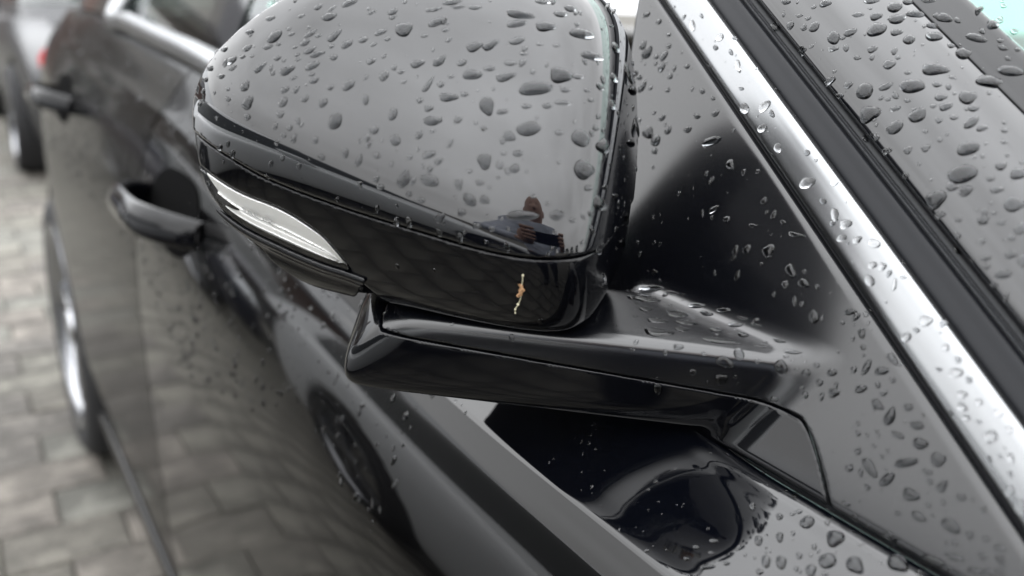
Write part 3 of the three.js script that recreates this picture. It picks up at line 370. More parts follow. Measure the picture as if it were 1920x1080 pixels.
// ---------------------------------------------------------------- the photographer, who shows small in the mirror cap, holding the phone that takes the picture
{ const f = V3(F_.x, 0, F_.z).normalize(), r = V3(-f.z, 0, f.x), O = EYE.clone().addScaledVector(f, -0.55); O.y = 0;
  const who = thing('person', 'person in a pale blue shirt and dark trousers holding a phone in both hands', 'person', [O.x, 0, O.z]);
  const place = { flip: true, p: (x, y, z) => [r.x * x + f.x * z, y, r.z * x + f.z * z], n: (x, y, z) => [r.x * x + f.x * z, y, r.z * x + f.z * z] };
  const cap = (x, y, z, a, b, ra, rb) => { const dx = b[0] - a[0], dy = b[1] - a[1], dz = b[2] - a[2], t = clamp(((x - a[0]) * dx + (y - a[1]) * dy + (z - a[2]) * dz) / (dx * dx + dy * dy + dz * dz), 0, 1); return Math.hypot(x - a[0] - t * dx, y - a[1] - t * dy, z - a[2] - t * dz) - lerp(ra, rb, t); };
  const HX = [-0.035, 0.145], Z0 = 0.18, wr = (s) => [HX[s > 0 ? 1 : 0] + s * 0.03, 1.13, 0.47], el = (s) => [s * 0.26, 1.13, 0.2], sh = (s) => [s * 0.185, 1.4, -0.02];
  const torso = (x, y, z) => { const t = clamp((y - 0.9) / 0.5, 0, 1), w = lerp(0.165, 0.19, t), d = lerp(0.115, 0.12, t); const core = Math.max((Math.hypot(x / w, (z + 0.02) / d) - 1) * 0.11, 0.84 - y, y - 1.45); return smin(core, cap(x, y, z, [-0.15, 1.4, -0.02], [0.15, 1.4, -0.02], 0.065, 0.065), 0.08); };
  const arms = (x, y, z) => { const s = x > 0.05 ? 1 : -1; return smin(cap(x, y, z, sh(s), el(s), 0.056, 0.043), cap(x, y, z, el(s), wr(s), 0.042, 0.027), 0.03); };
  const legs = (x, y, z) => { const s = x > 0 ? 1 : -1; return smin(cap(x, y, z, [s * 0.095, 0.9, -0.02], [s * 0.11, 0.48, 0], 0.092, 0.062), cap(x, y, z, [s * 0.11, 0.48, 0], [s * 0.12, 0.07, -0.03], 0.06, 0.04), 0.04); };
  const headS = (x, y, z) => { let d = smin((Math.hypot(x / 0.077, (y - 1.615) / 0.105, (z - 0.02) / 0.095) - 1) * 0.08, (Math.hypot(x / 0.058, (y - 1.56) / 0.07, (z - 0.055) / 0.062) - 1) * 0.058, 0.04); d = smin(d, cap(x, y, z, [0, 1.54, 0], [0, 1.42, -0.03], 0.055, 0.06), 0.03); d = smin(d, cap(x, y, z, [0, 1.612, 0.108], [0, 1.582, 0.125], 0.009, 0.014), 0.012); d = smin(d, cap(x, y, z, [-0.018, 1.55, 0.107], [0.018, 1.55, 0.107], 0.006, 0.006), 0.008);
    const ax = Math.abs(x); d = smin(d, (Math.hypot((ax - 0.08) / 0.012, (y - 1.6) / 0.032, (z - 0.01) / 0.02) - 1) * 0.012, 0.008); return smax(d, -(Math.hypot(ax - 0.031, y - 1.617, z - 0.122) - 0.012), 0.01); };
  const hand = (s, x, y, zz) => { const z = zz - Z0; const hx = HX[s > 0 ? 1 : 0], w = wr(s); let d = smin(cap(x, y, z, [w[0], w[1], w[2] - Z0], [hx + s * 0.012, 1.165, 0.335], 0.026, 0.026), cap(x, y, z, [hx + s * 0.02, 1.15, 0.33], [hx + s * 0.016, 1.19, 0.345], 0.024, 0.018), 0.02);
    for (let k = 0; k < 4; k++) { const yy = 1.215 - k * 0.022, l = [0.9, 1, 0.95, 0.75][k], a = [hx + s * 0.014, yy - 0.01, 0.352], b = [hx + s * 0.012, yy, 0.352 + 0.022 * l], c = [hx - s * 0.022 * l, yy + 0.002, 0.352 + 0.026 * l]; d = Math.min(d, smin(cap(x, y, z, a, b, 0.0095, 0.009), cap(x, y, z, b, c, 0.009, 0.0075), 0.004)); }
    return Math.min(d, smin(cap(x, y, z, [hx + s * 0.012, 1.15, 0.335], [hx + s * 0.002, 1.185, 0.326], 0.012, 0.0105), cap(x, y, z, [hx + s * 0.002, 1.185, 0.326], [hx - s * 0.022, 1.2, 0.336], 0.0105, 0.0085), 0.006)); };
  const skin = new THREE.MeshPhysicalMaterial({ name: 'skin', color: lin(0.36, 0.2, 0.14), roughness: 0.55 }), shirtMat = new THREE.MeshStandardMaterial({ name: 'shirt', color: lin(0.46, 0.48, 0.55), roughness: 0.9 }), trouserMat = new THREE.MeshStandardMaterial({ name: 'trousers', color: lin(0.012, 0.013, 0.018), roughness: 0.9 }), shoeMat = new THREE.MeshStandardMaterial({ name: 'shoes', color: lin(0.01, 0.009, 0.008), roughness: 0.5 });
  const whole = (x, y, z) => smin(smin(smin(torso(x, y, z), arms(x, y, z), 0.03), legs(x, y, z), 0.05), headS(x, y, z), 0.02);
  const bodyG = mergeGeometries([net(whole, [-0.4, 0.02, -0.25], [0.4, 1.46, 0.51], 0.016, place), net(headS, [-0.12, 1.44, -0.12], [0.12, 1.75, 0.16], 0.006, place), net((x, y, z) => hand(-1, x, y, z), [-0.13, 1.07, 0.43], [0.03, 1.25, 0.6], 0.004, place), net((x, y, z) => hand(1, x, y, z), [0.09, 1.07, 0.43], [0.25, 1.25, 0.6], 0.004, place)]);
  part('body', bodyG, skin, who);
  part('shirt', net((x, y, z) => { const folds = 0.004 * Math.sin(y * 46 + x * 18) * Math.sin(x * 31 + z * 20); return smax(smin(torso(x, y, z), arms(x, y, z), 0.04) - 0.012 - folds, Math.max(y - 1.47, 0.86 - y, z - 0.45), 0.01); }, [-0.42, 0.82, -0.26], [0.42, 1.52, 0.54], 0.012, place), shirtMat, who);
  part('trousers', net((x, y, z) => smax(smin(legs(x, y, z), smax(torso(x, y, z), y - 0.92, 0.02), 0.05) - 0.014, Math.max(y - 0.93, 0.06 - y), 0.01), [-0.36, 0.03, -0.24], [0.36, 0.97, 0.22], 0.016, place), trouserMat, who);
  for (const s of [-1, 1]) part('shoe', net((x, y, z) => smax(cap(x, y, z, [s * 0.12, 0.045, -0.06], [s * 0.135, 0.035, 0.12], 0.048, 0.04), 0.002 - y, 0.01), [s * 0.12 - 0.1, -0.02, -0.14], [s * 0.12 + 0.12, 0.14, 0.2], 0.01, place), shoeMat, who);
  const ph = thing('phone', 'dark phone held up in front of the person in the pale blue shirt', 'phone', [EYE.x, EYE.y, EYE.z]); ph.quaternion.copy(camera.quaternion);
  part('case', rbox(0.165, 0.08, 0.009, 0.0012, 0.003).translate(0.055, -0.012, 0.012), gloss, ph);
  part('screen', new THREE.BoxGeometry(0.156, 0.071, 0.0006).translate(0.055, -0.012, 0.0172), darkGlass, ph); }
// ---------------------------------------------------------------- rain: beads of water on the bodywork
const water = new THREE.MeshPhysicalMaterial({ name: 'water', color: 0xffffff, roughness: 0.0, transmission: 1, thickness: 0.004, ior: 1.333 });
const rainOnPaint = new THREE.MeshPhysicalMaterial({ name: 'water_on_black', color: 0xffffff, roughness: 0.0, transmission: 1, thickness: 0.004, ior: 1.333, attenuationColor: new THREE.Color().setRGB(0.4, 0.41, 0.42), attenuationDistance: 0.0018 });
// a few bead shapes, radius 1 and height 1, standing on the plane y = 0 (its edge dips a little below)
function bead(seed) {
  const r = rng(seed), a = [0, 1, 2, 3, 4].map((k) => [(r() - 0.5) * [0, 0.22, 0.34, 0.24, 0.13][k], r() * 6.28]), rings = 9, seg = 26, pos = [], idx = [], skew = (r() - 0.5) * 0.35, lean = (r() - 0.5) * 0.3, pw = 0.44 + 0.14 * r(), seg2 = seg;
  const rim = (t) => 1 + a.reduce((s, [m, p], k) => s + m * Math.cos(k * t + p), 0);
  pos.push(lean * 0.35, 1, skew * 0.35);
  for (let i = 1; i <= rings; i++) { const q = Math.sin(i / rings * Math.PI / 2), h = i === rings ? -0.08 : Math.pow(Math.max(0, 1 - q * q), pw) * (1 + 0.0 * q); for (let j = 0; j < seg; j++) { const t = j / seg * 2 * Math.PI, R = rim(t) * q; pos.push(R * Math.cos(t) + lean * 0.35 * (1 - q), h, R * Math.sin(t) + skew * 0.35 * (1 - q)); } }
  for (let j = 0; j < seg; j++) idx.push(0, 1 + (j + 1) % seg, 1 + j);
  for (let i = 0; i < rings - 1; i++) for (let j = 0; j < seg; j++) { const A = 1 + i * seg + j, B = 1 + i * seg + (j + 1) % seg, C = A + seg, D = B + seg; idx.push(A, B, C, C, B, D); }
  const base = pos.length / 3, o = 1 + (rings - 1) * seg; for (let j = 0; j < seg; j++) pos.push(pos[(o + j) * 3], -0.08, pos[(o + j) * 3 + 2]);
  pos.push(0, -0.08, 0); for (let j = 0; j < seg; j++) idx.push(base + seg, base + j, base + (j + 1) % seg);
  const g = new THREE.BufferGeometry(); g.setAttribute('position', new THREE.Float32BufferAttribute(pos, 3)); g.setIndex(idx); g.computeVertexNormals();
  g.setAttribute('uv', new THREE.Float32BufferAttribute(new Float32Array(pos.length / 3 * 2), 2)); return g;
}
const beads = []; for (let i = 0; i < 28; i++) beads.push(bead(100 + i));
// bead positions, read off by eye: [x, y, length, width, angle] at a scale, from an origin
const seen = [
  { o: [640, 0], s: 3, d: [[45, 18, 90, 32, -18], [170, 70, 50, 18, -30], [290, 65, 60, 30, -25], [290, 97, 45, 22, -30], [350, 165, 100, 75, -20], [540, 125, 105, 42, -18], [620, 12, 110, 28, -8], [655, 40, 80, 20, -5], [525, 52, 75, 22, -10], [750, 42, 75, 22], [1000, 80, 155, 42, 12], [985, 135, 105, 38, -8], [1145, 148, 112, 52], [1235, 78, 78, 32, 3], [1130, 10, 85, 22, 5], [1290, 48, 68, 30, 10], [1350, 192, 130, 50, 8], [990, 228, 88, 38, -15], [1115, 250, 40, 15, 5], [1210, 258, 42, 16, 3], [1410, 318, 118, 40, 8], [220, 182, 72, 32, -18], [125, 222, 58, 30, -20], [260, 220, 38, 22, -15], [180, 252, 42, 18, -20], [30, 250, 70, 40, -25], [605, 225, 42, 20, -35], [745, 262, 90, 52, -18], [835, 255, 95, 42, -30], [585, 170, 42, 20, -15], [465, 202, 45, 20, -5], [165, 343, 55, 35, -12], [240, 318, 35, 18, -30], [425, 358, 80, 42, -12], [550, 345, 85, 40, -38], [680, 352, 58, 32, -22], [948, 355, 72, 28, 5], [1025, 303, 48, 18], [835, 386, 68, 26], [240, 428, 60, 50, -40], [335, 406, 42, 22, -10], [735, 422, 105, 58, 3], [920, 432, 110, 46, -14], [618, 432, 40, 20, -10], [485, 480, 100, 30, -55], [350, 462, 36, 18, -15], [560, 476, 42, 34, -20], [1090, 500, 180, 80, -3], [1230, 420, 120, 90, 10], [1330, 430, 65, 28], [600, 545, 105, 50, 5], [690, 532, 48, 26], [820, 595, 105, 80, 80], [905, 630, 62, 32, -5], [1040, 600, 58, 26], [1160, 595, 55, 30], [1245, 580, 90, 26, 5], [1260, 508, 58, 26], [40, 480, 75, 55, -25], [135, 560, 55, 38, 90], [290, 640, 75, 45, -65], [490, 608, 50, 38], [440, 566, 40, 32, -10], [510, 680, 105, 50, 3], [655, 672, 48, 40, -10], [188, 730, 55, 40, -35], [145, 774, 38, 36, -20], [305, 790, 66, 58, 90], [438, 758, 55, 34, -50], [512, 740, 38, 18, -10], [610, 805, 60, 28, -55], [800, 722, 42, 20], [755, 692, 26, 22], [945, 765, 68, 58, 40], [1058, 722, 140, 78, -5], [1225, 748, 50, 28], [1350, 780, 108, 92, 65], [1475, 820, 88, 72, 65], [1430, 722, 40, 28, 30], [1445, 658, 30, 26, 30], [1405, 565, 38, 20, 5], [1385, 510, 40, 20, 5], [1455, 488, 52, 34, 45], [1525, 590, 55, 42, 40], [1530, 440, 48, 36, 30], [20, 860, 55, 40, 90], [98, 905, 75, 34, -65], [198, 876, 42, 36, 20], [385, 884, 32, 30], [490, 872, 72, 46, -12], [545, 908, 52, 34, -25], [808, 905, 88, 80, 90], [892, 930, 48, 44, 90], [978, 946, 58, 50], [912, 864, 36, 22], [995, 862, 58, 36], [1042, 965, 22, 22], [350, 1010, 105, 62, -65], [500, 1015, 110, 65, 25], [400, 1020, 48, 38, -50], [662, 1035, 60, 48, 90], [778, 1030, 50, 32], [720, 965, 34, 22, -10], [880, 998, 26, 20], [1362, 955, 112, 105, 10], [1223, 915, 26, 18], [835, 1055, 30, 20], [220, 1055, 45, 34, -10], [1390, 1060, 45, 36], [1485, 1055, 34, 28], [1540, 270, 60, 34, 50], [1610, 410, 90, 46, 60], [1635, 510, 60, 26, 70], [1655, 715, 75, 34, 70], [1625, 805, 50, 22, 75]] },
  { o: [320, 0], s: 3.2727, xmax: 638, d: [[625, 15, 80, 40, -15], [440, 112, 65, 40, -30], [485, 198, 55, 28, -20], [610, 115, 65, 22, -20], [640, 222, 110, 50, -35], [970, 103, 95, 42, -10], [905, 45, 60, 25, -30], [800, 100, 50, 18, -20], [990, 55, 60, 18, -35], [740, 210, 45, 20, -20], [855, 208, 90, 26, -28], [905, 220, 40, 22, -15], [1000, 222, 105, 40, -40], [825, 260, 70, 32, -22], [595, 290, 65, 24, -20], [660, 272, 34, 20, -10], [760, 290, 35, 18, -10], [850, 310, 85, 32, -25], [895, 333, 95, 32, -10], [985, 285, 38, 24, -20], [470, 298, 65, 26, -35], [375, 372, 65, 40, -22], [440, 350, 40, 20, -20], [500, 345, 30, 15, -30], [655, 358, 50, 26, -28], [695, 372, 30, 18, -30], [780, 367, 40, 16, -15], [775, 338, 38, 18, -20], [1000, 353, 50, 36, -20], [545, 418, 95, 30, -35], [710, 432, 100, 48, -18], [868, 405, 92, 46, -20], [628, 448, 38, 26, -65], [380, 420, 60, 20, -35], [755, 480, 50, 18, -25], [878, 495, 65, 32, -15], [865, 458, 40, 22, -10], [455, 530, 75, 45, -50], [700, 552, 55, 38, -18], [770, 553, 62, 26, -50], [470, 632, 90, 60, -45], [690, 625, 75, 45, -45], [825, 607, 55, 34, -45], [935, 632, 60, 50, -30], [978, 538, 46, 34, -25], [1010, 740, 110, 75, -55], [672, 702, 50, 42, -20], [470, 720, 40, 40], [643, 776, 50, 26, -70], [730, 787, 40, 32, -30], [803, 768, 38, 18, -50], [755, 852, 60, 32, -60], [690, 833, 36, 34], [885, 860, 44, 40, 90], [650, 878, 36, 30, 90], [925, 968, 44, 40, 20], [350, 548, 26, 24], [352, 610, 32, 32], [310, 470, 44, 28, -20], [330, 305, 45, 22, -35], [1070, 275, 90, 48, -20], [300, 905, 40, 34, 90], [350, 885, 44, 24, 90], [378, 945, 50, 34, 90], [615, 1005, 46, 26, 90], [685, 970, 40, 30, 90], [785, 1020, 44, 32, 90], [245, 420, 40, 30, -60], [215, 490, 36, 26, -60], [200, 560, 34, 22, -70], [180, 640, 34, 22, -80], [230, 350, 36, 24, -50], [265, 315, 40, 24, -45], [300, 270, 36, 22, -45], [335, 220, 40, 26, -40]] },
  { o: [640, 360], s: 3, d: [[380, 15, 34, 38], [450, 50, 40, 34], [725, 45, 90, 60, 50], [805, 42, 55, 50, 40], [1080, 25, 40, 24], [1015, 135, 175, 62, 3], [1215, 128, 82, 60], [1300, 160, 40, 30], [1405, 125, 36, 32], [1452, 62, 80, 76, 20], [1160, 68, 26, 24], [1410, 215, 60, 26, 70], [940, 210, 24, 26], [550, 145, 66, 50, -30], [675, 115, 44, 46], [760, 190, 48, 38], [845, 210, 38, 32], [1540, 28, 26, 36], [1600, 140, 90, 48, 70], [1575, 290, 40, 26, 80], [380, 170, 60, 40, 90], [310, 170, 56, 36, 90], [550, 230, 46, 40, 90], [668, 255, 60, 34, 90], [812, 280, 30, 22], [200, 95, 46, 24, 90], [930, 310, 60, 30, 80], [1445, 335, 40, 40], [640, 32, 18, 20], [1120, 730, 34, 30]] },
  { o: [1280, 0], s: 3, d: [[580, 12, 55, 28, -5], [800, 20, 65, 36, 5], [655, 90, 42, 16, -10], [705, 105, 38, 18, -20], [605, 143, 48, 42, -40], [740, 150, 70, 45, -40], [680, 162, 38, 22, -10], [525, 150, 55, 50, -45], [985, 85, 70, 20, -5], [1085, 92, 70, 40, -5], [1190, 42, 85, 48, -8], [1205, 108, 95, 46, -20], [1310, 80, 95, 30, 8], [1090, 168, 105, 78], [850, 210, 75, 70, -30], [940, 183, 80, 36, -20], [1200, 182, 68, 32], [1275, 222, 70, 46, -15], [1418, 205, 98, 44, 10], [1405, 145, 78, 24, 15], [845, 275, 60, 30, 5], [917, 270, 40, 34, 90], [1065, 277, 58, 34, -12], [670, 288, 48, 44, -40], [980, 326, 46, 24], [1160, 362, 72, 50], [1210, 325, 32, 20], [1510, 258, 44, 24, 5], [1580, 302, 100, 55, 12], [1650, 215, 105, 40, 28], [1470, 100, 75, 50, 35], [1415, 390, 145, 60, 10], [1265, 410, 42, 20], [825, 455, 62, 50, -15], [930, 478, 50, 40], [1025, 510, 105, 80, -38], [1140, 488, 85, 32, -22], [1297, 485, 135, 70, 12], [1430, 477, 55, 28], [1495, 488, 36, 34, 90], [1515, 435, 40, 16, 5], [1730, 462, 165, 60, 12], [1600, 548, 100, 72, -10], [1450, 548, 72, 34], [1195, 540, 42, 34, 40], [1265, 566, 40, 22, -10], [880, 540, 44, 32], [1155, 560, 36, 20, -10], [1410, 597, 38, 22, -15], [1480, 602, 72, 38, -20], [1635, 610, 64, 32], [1195, 612, 60, 28, -8], [1052, 640, 100, 90, 5], [1320, 650, 100, 70, -50], [1440, 678, 38, 34], [1525, 662, 50, 26], [1625, 688, 90, 45, -50], [1685, 722, 65, 32, -20], [1195, 715, 105, 62, -25], [1365, 740, 30, 22], [1035, 775, 48, 40], [1090, 775, 34, 34], [1145, 848, 55, 40], [1265, 845, 50, 42, -20], [1365, 832, 52, 40, -20], [1445, 788, 30, 26], [1605, 838, 125, 75, -10], [1810, 735, 42, 24], [1808, 800, 38, 20], [1580, 975, 175, 100, -3], [1885, 980, 85, 66], [1788, 935, 62, 44, -25], [1730, 1005, 50, 32], [1515, 1050, 66, 50, 20], [1595, 1065, 75, 50], [1765, 1065, 80, 40], [1255, 990, 34, 34], [1330, 925, 20, 20], [1850, 400, 150, 50, 15], [1745, 140, 64, 46], [1780, 118, 46, 30], [1865, 180, 46, 30], [1725, 525, 28, 20], [1640, 885, 22, 20], [1688, 880, 26, 24], [1825, 875, 26, 20], [1380, 5, 80, 20], [1060, 5, 90, 26], [1265, 10, 60, 30, 15], [1670, 55, 40, 22], [1805, 35, 34, 22], [1800, 270, 60, 26, 15], [1830, 330, 40, 22, 15], [1885, 280, 36, 20], [1545, 115, 44, 26, 30], [1785, 230, 36, 22],
    [55, 145, 60, 30, 70], [210, 210, 44, 40], [310, 370, 70, 34, 65], [350, 610, 60, 48, 60], [460, 600, 80, 46, -30], [450, 720, 55, 50], [700, 860, 36, 36], [535, 830, 55, 40, 70], [700, 1030, 85, 70], [855, 1025, 50, 40], [105, 90, 30, 20, 60], [185, 270, 30, 30], [270, 295, 36, 24, 60], [330, 500, 30, 20], [500, 640, 46, 30, 60], [160, 795, 105, 50, -5], [30, 730, 50, 30, -40], [110, 515, 30, 30], [170, 555, 26, 22], [270, 925, 60, 50, 60], [25, 375, 34, 24, -30], [80, 655, 38, 30], [185, 640, 50, 26, -40]] },
  { o: [1280, 360], s: 3, d: [[1420, 40, 120, 100, -20], [1585, 5, 70, 40], [1860, 70, 110, 80, 10], [1445, 128, 60, 42], [1550, 158, 40, 26], [1690, 158, 70, 50, -35], [1790, 172, 62, 30], [1900, 205, 70, 62], [1748, 120, 40, 22], [1545, 248, 38, 36], [1680, 278, 50, 42], [1850, 260, 42, 34], [1845, 350, 72, 48], [1700, 372, 66, 34], [1910, 385, 70, 55, 90], [1630, 382, 20, 20], [1800, 465, 92, 58], [1750, 525, 46, 30], [1815, 597, 42, 30, 90], [1560, 330, 50, 40], [1655, 100, 25, 20], [1735, 62, 22, 20],
    [480, 330, 80, 70, -30], [250, 155, 42, 36, -30], [360, 325, 60, 40, -50], [610, 440, 85, 56, 60], [680, 515, 62, 56, 30], [640, 240, 95, 30, 15], [740, 705, 80, 56, 90], [630, 615, 62, 26, 90], [945, 675, 62, 34], [1010, 800, 46, 40, 90], [1015, 877, 30, 28], [760, 535, 34, 30], [685, 447, 30, 26, 90], [512, 130, 60, 28, -65], [175, 98, 64, 30, -25], [112, 120, 45, 15, 90], [580, 520, 50, 40, 90], [310, 470, 62, 24, -70], [395, 190, 45, 24], [900, 735, 26, 20], [460, 50, 50, 30, -60], [565, 170, 34, 26], [180, 455, 36, 16, 80], [300, 330, 60, 30, -70],
    [790, 55, 40, 35], [855, 130, 75, 45, 80], [915, 180, 70, 60], [895, 260, 55, 45], [980, 270, 60, 40, -20], [1080, 290, 70, 50, 30], [1070, 410, 55, 40], [1120, 420, 50, 50], [1055, 500, 72, 52, 60], [1190, 525, 70, 25, -80], [1365, 725, 80, 62], [1260, 815, 60, 55], [1315, 780, 40, 30], [1480, 875, 45, 45], [1550, 945, 40, 40], [1535, 1020, 80, 60], [1440, 1000, 40, 25], [1610, 1060, 40, 40], [1245, 480, 46, 20], [1450, 790, 24, 14], [1030, 690, 34, 30], [1180, 935, 85, 46, 60]] },
  { o: [1280, 720], s: 3, d: [[1095, 115, 80, 50, 40], [1165, 185, 110, 55, -65], [1270, 130, 55, 44, 10], [1320, 232, 80, 50, 15], [1335, 335, 88, 66, 10], [1212, 288, 80, 35, 25], [985, 280, 34, 34], [985, 225, 25, 28], [1090, 265, 26, 22], [1037, 290, 22, 24], [1050, 470, 125, 60, 60], [1255, 445, 130, 55, -10], [1435, 425, 85, 80], [1375, 495, 60, 34, 10], [1390, 552, 36, 40], [1455, 578, 80, 54, -45], [1150, 535, 110, 56, -35], [1280, 620, 100, 76, 20], [1565, 640, 56, 50, 10], [1382, 685, 32, 32], [1465, 670, 30, 36], [1690, 708, 36, 40], [1325, 745, 95, 50, 30], [1505, 800, 115, 76, 40], [1612, 850, 46, 50], [1705, 875, 42, 36], [1780, 925, 70, 46, 10], [1530, 900, 40, 36], [1685, 970, 50, 40], [1530, 975, 125, 38, 15], [1038, 582, 36, 40], [985, 380, 50, 34, -40], [1000, 500, 55, 28, 90], [935, 475, 50, 38], [1150, 378, 26, 22, 90], [1075, 350, 28, 22], [1805, 1020, 34, 28], [1640, 1055, 90, 45, 10], [1720, 1060, 60, 45], [1405, 742, 28, 18], [1480, 895, 28, 26, 90], [1350, 178, 20, 24], [1130, 55, 50, 28, -30], [995, 38, 55, 34], [1100, 10, 28, 30], [1120, 410, 24, 26], [1380, 615, 22, 14, 20], [1630, 655, 22, 20], [1210, 730, 40, 26],
    [392, 690, 46, 34, 80], [545, 748, 40, 38], [702, 775, 88, 66, -20], [778, 672, 54, 50], [635, 628, 38, 32], [948, 765, 80, 60], [855, 865, 100, 96], [548, 860, 56, 44, 90], [425, 880, 54, 50, 90], [467, 998, 68, 56, 90], [552, 1003, 72, 64, 90], [818, 993, 102, 86, 10], [970, 1018, 108, 88, 60], [1212, 1005, 110, 96, 60], [1400, 1000, 115, 60, 10], [1160, 847, 60, 40], [812, 780, 34, 28, 90], [845, 715, 26, 22], [620, 840, 28, 26, 90], [738, 915, 34, 30, 90], [655, 968, 38, 38], [722, 1048, 72, 60, 90], [637, 1040, 30, 28, 90], [433, 1058, 42, 34], [315, 922, 28, 24, 90], [1185, 895, 56, 26, -70], [1038, 803, 26, 20], [1497, 1048, 34, 24], [1325, 1060, 28, 26, 90], [995, 905, 26, 14], [915, 672, 55, 34, 15], [1120, 1003, 24, 18], [760, 940, 24, 22, 90], [720, 965, 20, 20], [468, 922, 16, 16], [350, 962, 20, 18, 90], [492, 942, 16, 14], [405, 980, 16, 16], [660, 1055, 24, 24], [800, 1070, 40, 24], [140, 1030, 80, 30], [75, 920, 38, 24], [160, 950, 34, 20], [245, 1010, 40, 24], [20, 985, 30, 20], [175, 885, 50, 26],
    [1665, 105, 45, 45], [1570, 130, 62, 52, 30], [1735, 295, 80, 75], [1840, 255, 45, 40, 90], [1595, 190, 50, 40], [1845, 415, 60, 45, 80], [1840, 510, 40, 28, 80], [1785, 410, 26, 26], [1720, 420, 40, 30, 90], [1840, 600, 60, 60], [1900, 690, 90, 70, 80], [1780, 160, 60, 50], [1570, 60, 60, 45], [1665, 215, 35, 25]] },
  { o: [1120, 460], s: 2.348, d: [[560, 515, 78, 52, 30], [625, 480, 55, 46, 90], [810, 540, 70, 58, 90], [545, 590, 55, 50, -20], [265, 630, 48, 40, 90], [705, 512, 26, 22], [470, 478, 24, 18], [355, 447, 44, 28], [880, 548, 20, 16], [920, 562, 40, 36], [1032, 562, 44, 36], [965, 530, 28, 24], [1128, 548, 30, 28, 90], [978, 605, 34, 30], [1040, 648, 50, 45], [915, 660, 34, 30, 90], [900, 628, 22, 22], [778, 680, 34, 30], [420, 560, 32, 28], [155, 460, 26, 16], [830, 490, 24, 16], [1185, 535, 80, 30, -60], [1250, 555, 60, 40], [1160, 630, 50, 36], [1235, 615, 24, 26], [1300, 595, 26, 26], [1110, 292, 50, 28], [1080, 342, 20, 18], [1165, 385, 40, 32, 90], [1170, 450, 24, 24], [350, 300, 90, 30, 12], [240, 190, 100, 20, 6], [215, 235, 110, 26, 15], [210, 280, 55, 20], [260, 330, 90, 22, 6], [390, 340, 100, 18, 6], [265, 380, 130, 34, 4], [370, 368, 62, 22], [540, 420, 210, 20, 7], [480, 300, 60, 16, 8], [560, 285, 60, 20, 10], [610, 350, 70, 16, 8], [440, 265, 70, 20, 10], [330, 210, 60, 14, 8], [640, 320, 50, 12, 10], [700, 350, 50, 14, 12], [720, 440, 70, 16, 8], [800, 420, 60, 16, 12], [520, 375, 60, 14, 6], [150, 230, 40, 14, 4], [860, 470, 80, 16, 10], [640, 395, 50, 18, 6]] },
  { o: [1040, 0], s: 3.2727, d: [[490, 120, 56, 38, -35], [565, 325, 90, 42, -45], [540, 280, 60, 34, -55], [670, 345, 68, 34, -45], [655, 415, 56, 40, -40], [535, 535, 85, 30, -50], [485, 455, 50, 38, -60], [520, 475, 40, 32, -45], [570, 815, 74, 66, -60], [620, 860, 72, 50, -45], [695, 800, 60, 32, -60], [615, 930, 40, 32, -60], [660, 725, 56, 26, -45], [625, 350, 36, 22, -50], [590, 540, 36, 18, -60], [640, 135, 40, 26, -40], [565, 90, 46, 26, -30], [700, 285, 36, 26, -40], [710, 470, 40, 26, -60], [695, 555, 36, 22, -45], [610, 695, 30, 16, -40], [520, 740, 30, 18, -45], [700, 215, 30, 20, -30], [345, 1010, 20, 16], [325, 35, 36, 14, 80], [360, 70, 30, 14, 80], [350, 160, 26, 14]] },
];
scene.updateMatrixWorld(true);
const wet = [['mirror_cap', 'raindrop beaded on the black mirror cap', 'raindrops on the mirror cap'], ['mirror_housing', 'raindrop clinging to the dark housing under the mirror cap', 'raindrops on the mirror housing'], ['mirror_bezel', 'raindrop caught on the rear rim of the mirror', 'raindrops on the mirror rim'], ['mirror_arm', 'raindrop on the mirror arm or its corner panel', 'raindrops on the mirror arm'], ['mirror_arm_cover', 'raindrop on the lower cover of the mirror arm', 'raindrops on the arm cover'], ['windscreen_pillar', 'raindrop beaded on the black windscreen pillar', 'raindrops on the windscreen pillar'], ['windscreen_moulding', 'raindrop on the moulding beside the windscreen', 'raindrops on the windscreen moulding'], ['windscreen', 'green tinted raindrop on the windscreen glass', 'raindrops on the windscreen'], ['window_surround', 'clear raindrop on the bright window surround', 'raindrops on the window surround'], ['frame_moulding', 'raindrop on the dark frame moulding', 'raindrops on the frame moulding'], ['frame_seal', 'raindrop on the seal beside the window surround', 'raindrops on the frame seal'], ['door_seal', 'raindrop on the black pillar seal', 'raindrops on the pillar seal'], ['door_shoulder', 'raindrop on the rear shoulder of the front door', 'raindrops on the rear shoulder'], ['door_skin', 'raindrop on the lower skin of the front door', 'raindrops on the door skin'], ['front_door', 'raindrop on the shoulder of the front door below the mirror', 'raindrops on the door shoulder'], ['front_wing', 'raindrop on the front wing ahead of the door', 'raindrops on the front wing'], ['front_side_window', 'raindrop on the front side window', 'raindrops on the side window']];
const wetMeshes = []; car.traverse((o) => { if (o.isMesh) { const w = wet.find((q) => q[0] === o.name); if (w) { o.userData.wet = w; wetMeshes.push(o); } } });
